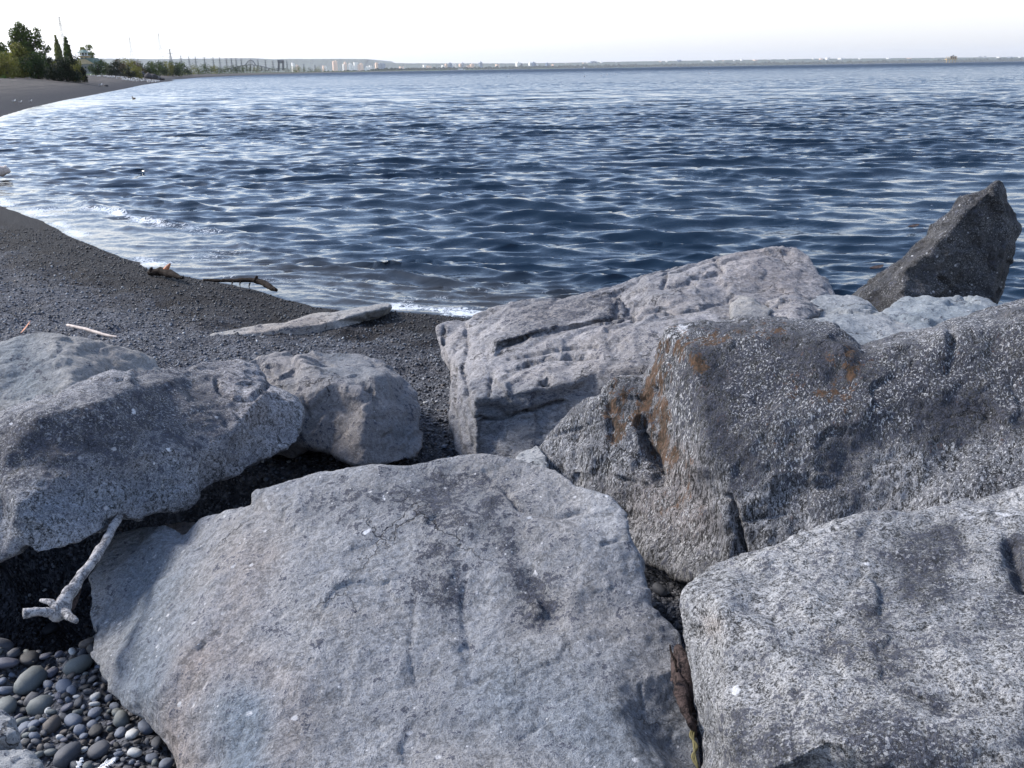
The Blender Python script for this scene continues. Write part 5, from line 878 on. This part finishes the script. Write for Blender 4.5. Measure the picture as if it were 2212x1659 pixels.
BL += [(1355 + .3873 * a, 1355 + .3873 * c, 101.7 + .3873 * t_, 101.7 + .3873 * (t_ + 9), k) for a, c, t_, k in [(178, 190, 78, 'p'), (215, 232, 77, 'w'), (278, 300, 71, 'b'), (410, 422, 76, 'w'), (470, 500, 73, 'w'), (530, 545, 75, 'p'), (590, 605, 73, 'w'), (632, 644, 68, 'w'), (700, 730, 70, 'p'), (780, 800, 70, 'w'), (880, 900, 68, 'w'), (1030, 1045, 62, 'w'), (1070, 1090, 63, 'p'), (1105, 1130, 58, 'w'), (1175, 1210, 61, 'w'), (1290, 1306, 62, 'w'), (1445, 1470, 60, 'w'), (1560, 1585, 60, 'p'), (1700, 1712, 58, 'w'), (1960, 1975, 51, 'g'), (1990, 2002, 50, 'g'), (2060, 2090, 54, 'w'), (2120, 2150, 53, 'g'), (2180, 2200, 54, 'w')]]
for i, (x0, x1, yt, yb, k) in enumerate(BL):
    Y = 7400 if x0 < 1200 else 10150; x1 = max(x1, x0 + 2.4); xc = (x0 + x1) / 2; a = at(x0, yb, Y); c = at(x1, yt, Y); hw = (c[0] - a[0]) / 2; z1 = c[2]; dp = max(18, hw * 1.2); bx = (a[0] + hw, Y, 0)
    tall = (yb - yt) > 8; pr = [box(-hw, hw, 0, dp, 0, z1)]
    if x0 > 1030 and abs(x0 - bl3(905)) < 1: pr = [box(-hw, hw, 0, dp, 0, z1 * .86), frustum(0, dp / 2, z1 * .86, z1 * 1.04, hw * 1.1, hw * .1, 4, PI / 4)]
    elif tall: pr.append(box(-hw * .4, hw * .3, dp * .3, dp * .7, z1, z1 + 5))
    V, F = join(pr); V = (V - [0, dp / 2, 0]) @ np.array(Matrix.Rotation(.62, 3, 'Z')).T * np.array([1.0, 1.0, 1]); o = link_mesh('apartment_tower' if tall else 'low_building', V, F, FM[k][1], smooth=False); o.location = bx
    cnts[(k, tall, x0 < 840, x0 < 1300)] = cnts.get((k, tall, x0 < 840, x0 < 1300), -1) + 1; nth = ordn(min(19, cnts[(k, tall, x0 < 840, x0 < 1300)])); side = 'left half of the far waterfront' if x0 < 840 else ('middle of the far waterfront' if x0 < 1300 else 'long far shore at right')
    lab = '%s %s %s from the left in the %s' % (nth, FM[k][0], 'tower block' if tall else 'low building', side)
    if abs(x0 - bl3(905)) < 1: lab = 'blue-grey tower with a pointed top in the middle of the far waterfront'
    if abs(x0 - bl3(1228)) < 1: lab = 'broad bright white block standing alone on the far waterfront'
    if abs(x0 - bl2(1570)) < 1: lab = 'tallest pinkish tower block under the end of the escarpment'
    tag(o, lab, 'building', 'buildings of the far waterfront')
# boats and the offshore platform
M_sail = simple_mat('sail_white', (.8, .8, .8), .6, .03, 1)
def sailboat(xd, yd, Y, s, label):
    p = at(xd, yd, Y); p[2] = 0; o = empty('sailboat', p); tag(o, label, 'sailboat')
    add('hull', [(np.array([(-4, -1, 1), (4, -1, 1.2), (5.5, 0, 1.3), (4, 1, 1.2), (-4, 1, 1), (-3.6, -.6, -.3), (3.6, -.5, -.3), (4.6, 0, -.3), (3.6, .5, -.3), (-3.6, .6, -.3)]) * s, [[0, 1, 2, 3, 4], [0, 5, 6, 1], [1, 6, 7, 2], [2, 7, 8, 3], [3, 8, 9, 4], [4, 9, 5, 0]])], M_white, o)
    add('mast', [bar((0.3 * s, 0, s), (0.3 * s, 0, 13 * s), .12 * s)], M_steel, o)
    add('sail', [(np.array([(0, -.05, 1.8), (-4, -.3, 1.8), (0, -.05, 12.5), (0, .05, 1.8), (-4, -.2, 1.8), (0, .05, 12.5), (.6, 0, 1.8), (5, -.2, 1.6), (.5, 0, 11), (.6, .06, 1.8), (5, -.14, 1.6), (.5, .06, 11)]) * s, [[0, 2, 1], [3, 4, 5], [6, 7, 8], [9, 11, 10]])], M_sail, o)
sailboat(791.3, 154, 4600, 2.2, 'white sailboat off the far waterfront below the escarpment end')
sailboat(763, 154.5, 4200, 1.1, 'tiny white sailboat left of the larger one')
for xd, Y, L_, lab in ((996, 5200, 42, 'long low white ferry moored at the far waterfront'), (857, 5200, 20, 'small white motor boat near the far shore, left'), (1262, 5200, 10, 'tiny white launch off the far shore')):
    p = at(xd, 151, Y); p[2] = 0; o = empty('motor_boat', p); tag(o, lab, 'boat'); add('hull', [box(-L_ / 2, L_ / 2, -4, 4, -1, 3.5)], M_white, o); add('cabin', [box(-L_ * .3, L_ * .2, -3, 3, 3.5, 8)], M_white, o)
M_ochre = simple_mat('platform_ochre', (.50, .34, .14), .7, .2, .3)
p = at(2054, 133, 3000); p[2] = 0; o = empty('offshore_platform', p); tag(o, 'ochre platform on legs with dark machinery standing in the lake', 'platform'); q = S / FOC * 3000
HH = lambda y: at(2054, y, 3000)[2]
add('deck', [box(-11 * q, 10 * q, -8, 8, HH(128.5), HH(127))], M_ochre, o); add('rail', [box(-12 * q, 10 * q, -8, -7.5, HH(123.5), HH(123))] + [bar((x * q, -8, HH(128)), (x * q, -8, HH(122)), .5) for x in (-12, -8, -4, 0, 4, 8)], M_ochre, o)
for x in (-11, -5, 1, 7): add('leg', [bar((x * q, -6, -1), (x * q * .95, -6, HH(127.5)), .9)], M_ochre, o)
add('crane', [box(-2 * q, 1.5 * q, -3, 3, HH(127), HH(121)), bar((0, 0, HH(122)), (5 * q, 0, HH(119)), 1.2)], M_brg, o); add('cabin', [box(4 * q, 9 * q, -4, 4, HH(127), HH(121.5))], M_brg, o)
# ------------------------------------------------------------------ rocks of the far groyne
rsG = np.random.RandomState(31); M_groyne = rock_mat('rock_groyne', (.10, .095, .10), (.20, .185, .185), speck=.2, spots=.1, seed=20)
GR = [(240, 161, 7, 'g'), (247, 160, 9, 'p'), (255, 163, 13, 'd'), (266, 162, 12, 'g'), (271, 158, 8, 'p'), (275, 165, 12, 'd'), (285, 164, 13, 'g'), (294, 160, 11, 'p'), (298, 167, 14, 'd'), (308, 166, 15, 'd'), (316, 163, 12, 'g'), (322, 169, 14, 'd'), (332, 170, 15, 'd'), (341, 171, 11, 'g'), (350, 172.5, 7, 'd'), (302, 158, 9, 'g')]
M_gd = rock_mat('rock_groyne_dark', (.035, .033, .036), (.08, .072, .072), speck=.2, spots=.1, seed=22)
for i, (xd, yd, w_, k) in enumerate(GR):
    x, Y, z = hit_ground(xd, yd + .5, 60, 420); V, T = I3; rs = np.random.RandomState(i); r = w_ * S / FOC * Y * .62
    W = V * np.array([1, .8, 1.0 if k == 'p' else .8]) * r; W = W + V * (r * .35 * fbm(V * 1.3 + i * 5, 3, i))[:, None]; w1, w2, ci = worley(V * 1.3 + i, i); W = W * (1 + .3 * (ci - .5))[:, None]; zc = z + r * .35
    o = link_mesh('groyne_rock', W, T, {'d': M_gd}.get(k, M_groyne), smooth=False); o.location = (x, Y, zc)
    cnts[('rk', k)] = cnts.get(('rk', k), -1) + 1
    tag(o, ordn(cnts[('rk', k)]) + {'g': ' grey rock from the left in the heap at the far beach tip', 'p': ' upright pale rock from the left in the heap at the far beach tip', 'd': ' blackish rock from the left in the heap at the far beach tip'}[k], 'rock', 'rocks heaped at the tip of the far beach')
# ------------------------------------------------------------------ gulls
M_gw = simple_mat('gull_white', (.80, .78, .76), .7, .05, 8); M_gg = simple_mat('gull_grey_wing', (.22, .23, .25), .7, .1, 8); M_gl = simple_mat('gull_leg', (.35, .25, .08), .6, .1, 8); M_brown = simple_mat('duck_brown', (.06, .045, .035), .7, .2, 8)
def ell(c, r, I=I2): return I[0] * np.array(r) + np.array(c), [list(f) for f in I[1]]
def make_gull(mw, mg, label, group, cat='gull', name='gull'):
    o = empty(name, (0, 0, 0)); tag(o, label, cat, group)
    body = tube([(-.26, 0, .20), (-.16, 0, .20), (0, 0, .20), (.11, 0, .235), (.165, 0, .31), (.19, 0, .36), (.225, 0, .365)], [.012, .05, .085, .075, .042, .040, .018], 10)
    add('body', [body], mw, o, True); add('beak', [tube([(.22, 0, .365), (.25, 0, .362), (.28, 0, .352)], [.014, .011, .004], 5)], M_gl, o, True)
    for s in (-1, 1):
        add('wing', [ell((-.06, s * .068, .225), (.17, .025, .055))], mg, o, True)
        add('leg', [bar((0, s * .03, 0), (0, s * .03, .14), .008), bar((0, s * .03, .006), (.05, s * .03, .006), .01)], M_gl, o)
    return o
def copy_tree(o):
    c = o.copy(); COL.objects.link(c)
    for ch in o.children:
        k = ch.copy(); COL.objects.link(k); k.parent = c
    return c
g0 = make_gull(M_gw, M_gg, 'white and grey gull standing in the flock on the far beach', 'gulls flocked on the far beach'); first = True
gp = []
for i in range(135):
    u_ = rsG.rand() ** .62; xd = 195 + 150 * u_; yc = np.interp(xd, [195, 240, 280, 310, 345], [162.5, 165.5, 170.5, 174, 175]); sp = np.interp(xd, [195, 250, 300, 330, 345], [.8, 2.6, 4.2, 2.6, 1.2]); gp.append((xd, yc + 2.2 + (rsG.rand() - .5) * 2 * sp))
for (xd, yd) in gp:
    X_, Y_, Z_ = hit_ground(xd, yd, 40, 400); o = g0 if first else copy_tree(g0); first = False; o.location = (X_, Y_, Z_); o.rotation_euler = (0, 0, rsG.rand() * 2 * PI); s = .9 + .25 * rsG.rand(); o.scale = (s, s, s)
def lone(xd, yd, label, z=None, ducky=False, s=1.0, rz=0.):
    if z is None: p = hit_ground(xd, yd, 20, 400)
    else: q_ = atz(xd, yd, 0); p = (q_[0], q_[1], z)
    o = make_gull(M_brown if ducky else M_gw, M_brown if ducky else M_gg, label, None, 'duck' if ducky else 'gull', 'duck' if ducky else 'gull'); o.location = p; o.scale = (s, s, s); o.rotation_euler = (0, 0, rz)
lone(218, 187, 'lone white gull at the water edge beside a dark lump', s=1.1)
lone(31, 222, 'gull nearest the camera on the far beach edge', s=.6); lone(45, 223, 'gull pecking at the far waterline, second from the left edge', s=.5); lone(67, 221, 'gull on the far waterline, third from the left edge', s=.5)
lone(289, 215, 'small dark duck swimming off the far beach', -.12, True, 1.0, 2.5)
for xd, yd, k in ((1532, 160, 'white gull floating far out below the long far shore'), (1263, 166, 'leftmost of four white specks of gulls far out on the lake'), (1299, 165, 'brightest of four gull specks far out on the lake'), (1311, 162.5, 'third of four gull specks far out on the lake'), (1331, 161, 'rightmost of four gull specks far out on the lake'), (1097, 166, 'single gull speck below the white block of the far shore')):
    q_ = atz(xd, yd, 0); o = make_gull(M_gw, M_gg, k, None); o.location = (q_[0], q_[1], -.1); sc_ = 1.0; o.scale = (sc_, sc_, sc_)
V, T = I2; X_, Y_, Z_ = hit_ground(229, 186.5, 20, 300); W = V * np.array([.32, .25, .20]) * (1 + .3 * fbm(V * 1.5, 2, 3))[:, None]; o = link_mesh('rock', W, T, M_gd); o.location = (X_, Y_, Z_ + .08); tag(o, 'dark round lump of rock on the far waterline beside a gull', 'rock')
# floating leaves near the fin rock
for xd, yd, l_ in ((1973, 490, 'pale brown leaf floating left of the pointed dark rock'), (1893, 580, 'small tan leaf floating between the layered boulder and pointed rock'), (2160, 424, 'faint brown leaf afloat above the pointed rock')):
    q_ = atz(xd, yd, .05); leaf('floating_leaf', q_, .16, .05, (1, .3, .15), M_bark, l_, 'leaf', .5)
# ------------------------------------------------------------------ haze
def haze():
    V, F = box(-26000, 26000, -300, 24000, -260, 260); t = NT('haze_air'); t.t.nodes.remove(t.b); v = t.n('VolumePrincipled'); v.inputs['Density'].default_value = 4.0e-5; v.inputs['Color'].default_value = (.84, .88, .96, 1); v.inputs['Anisotropy'].default_value = .2
    t.l(v.outputs[0], t.out.inputs['Volume']); o = link_mesh('haze', V, F, t.m, smooth=False); tag(o, 'pale blue air thickening towards the far shore', 'haze', None, 'stuff')
haze()
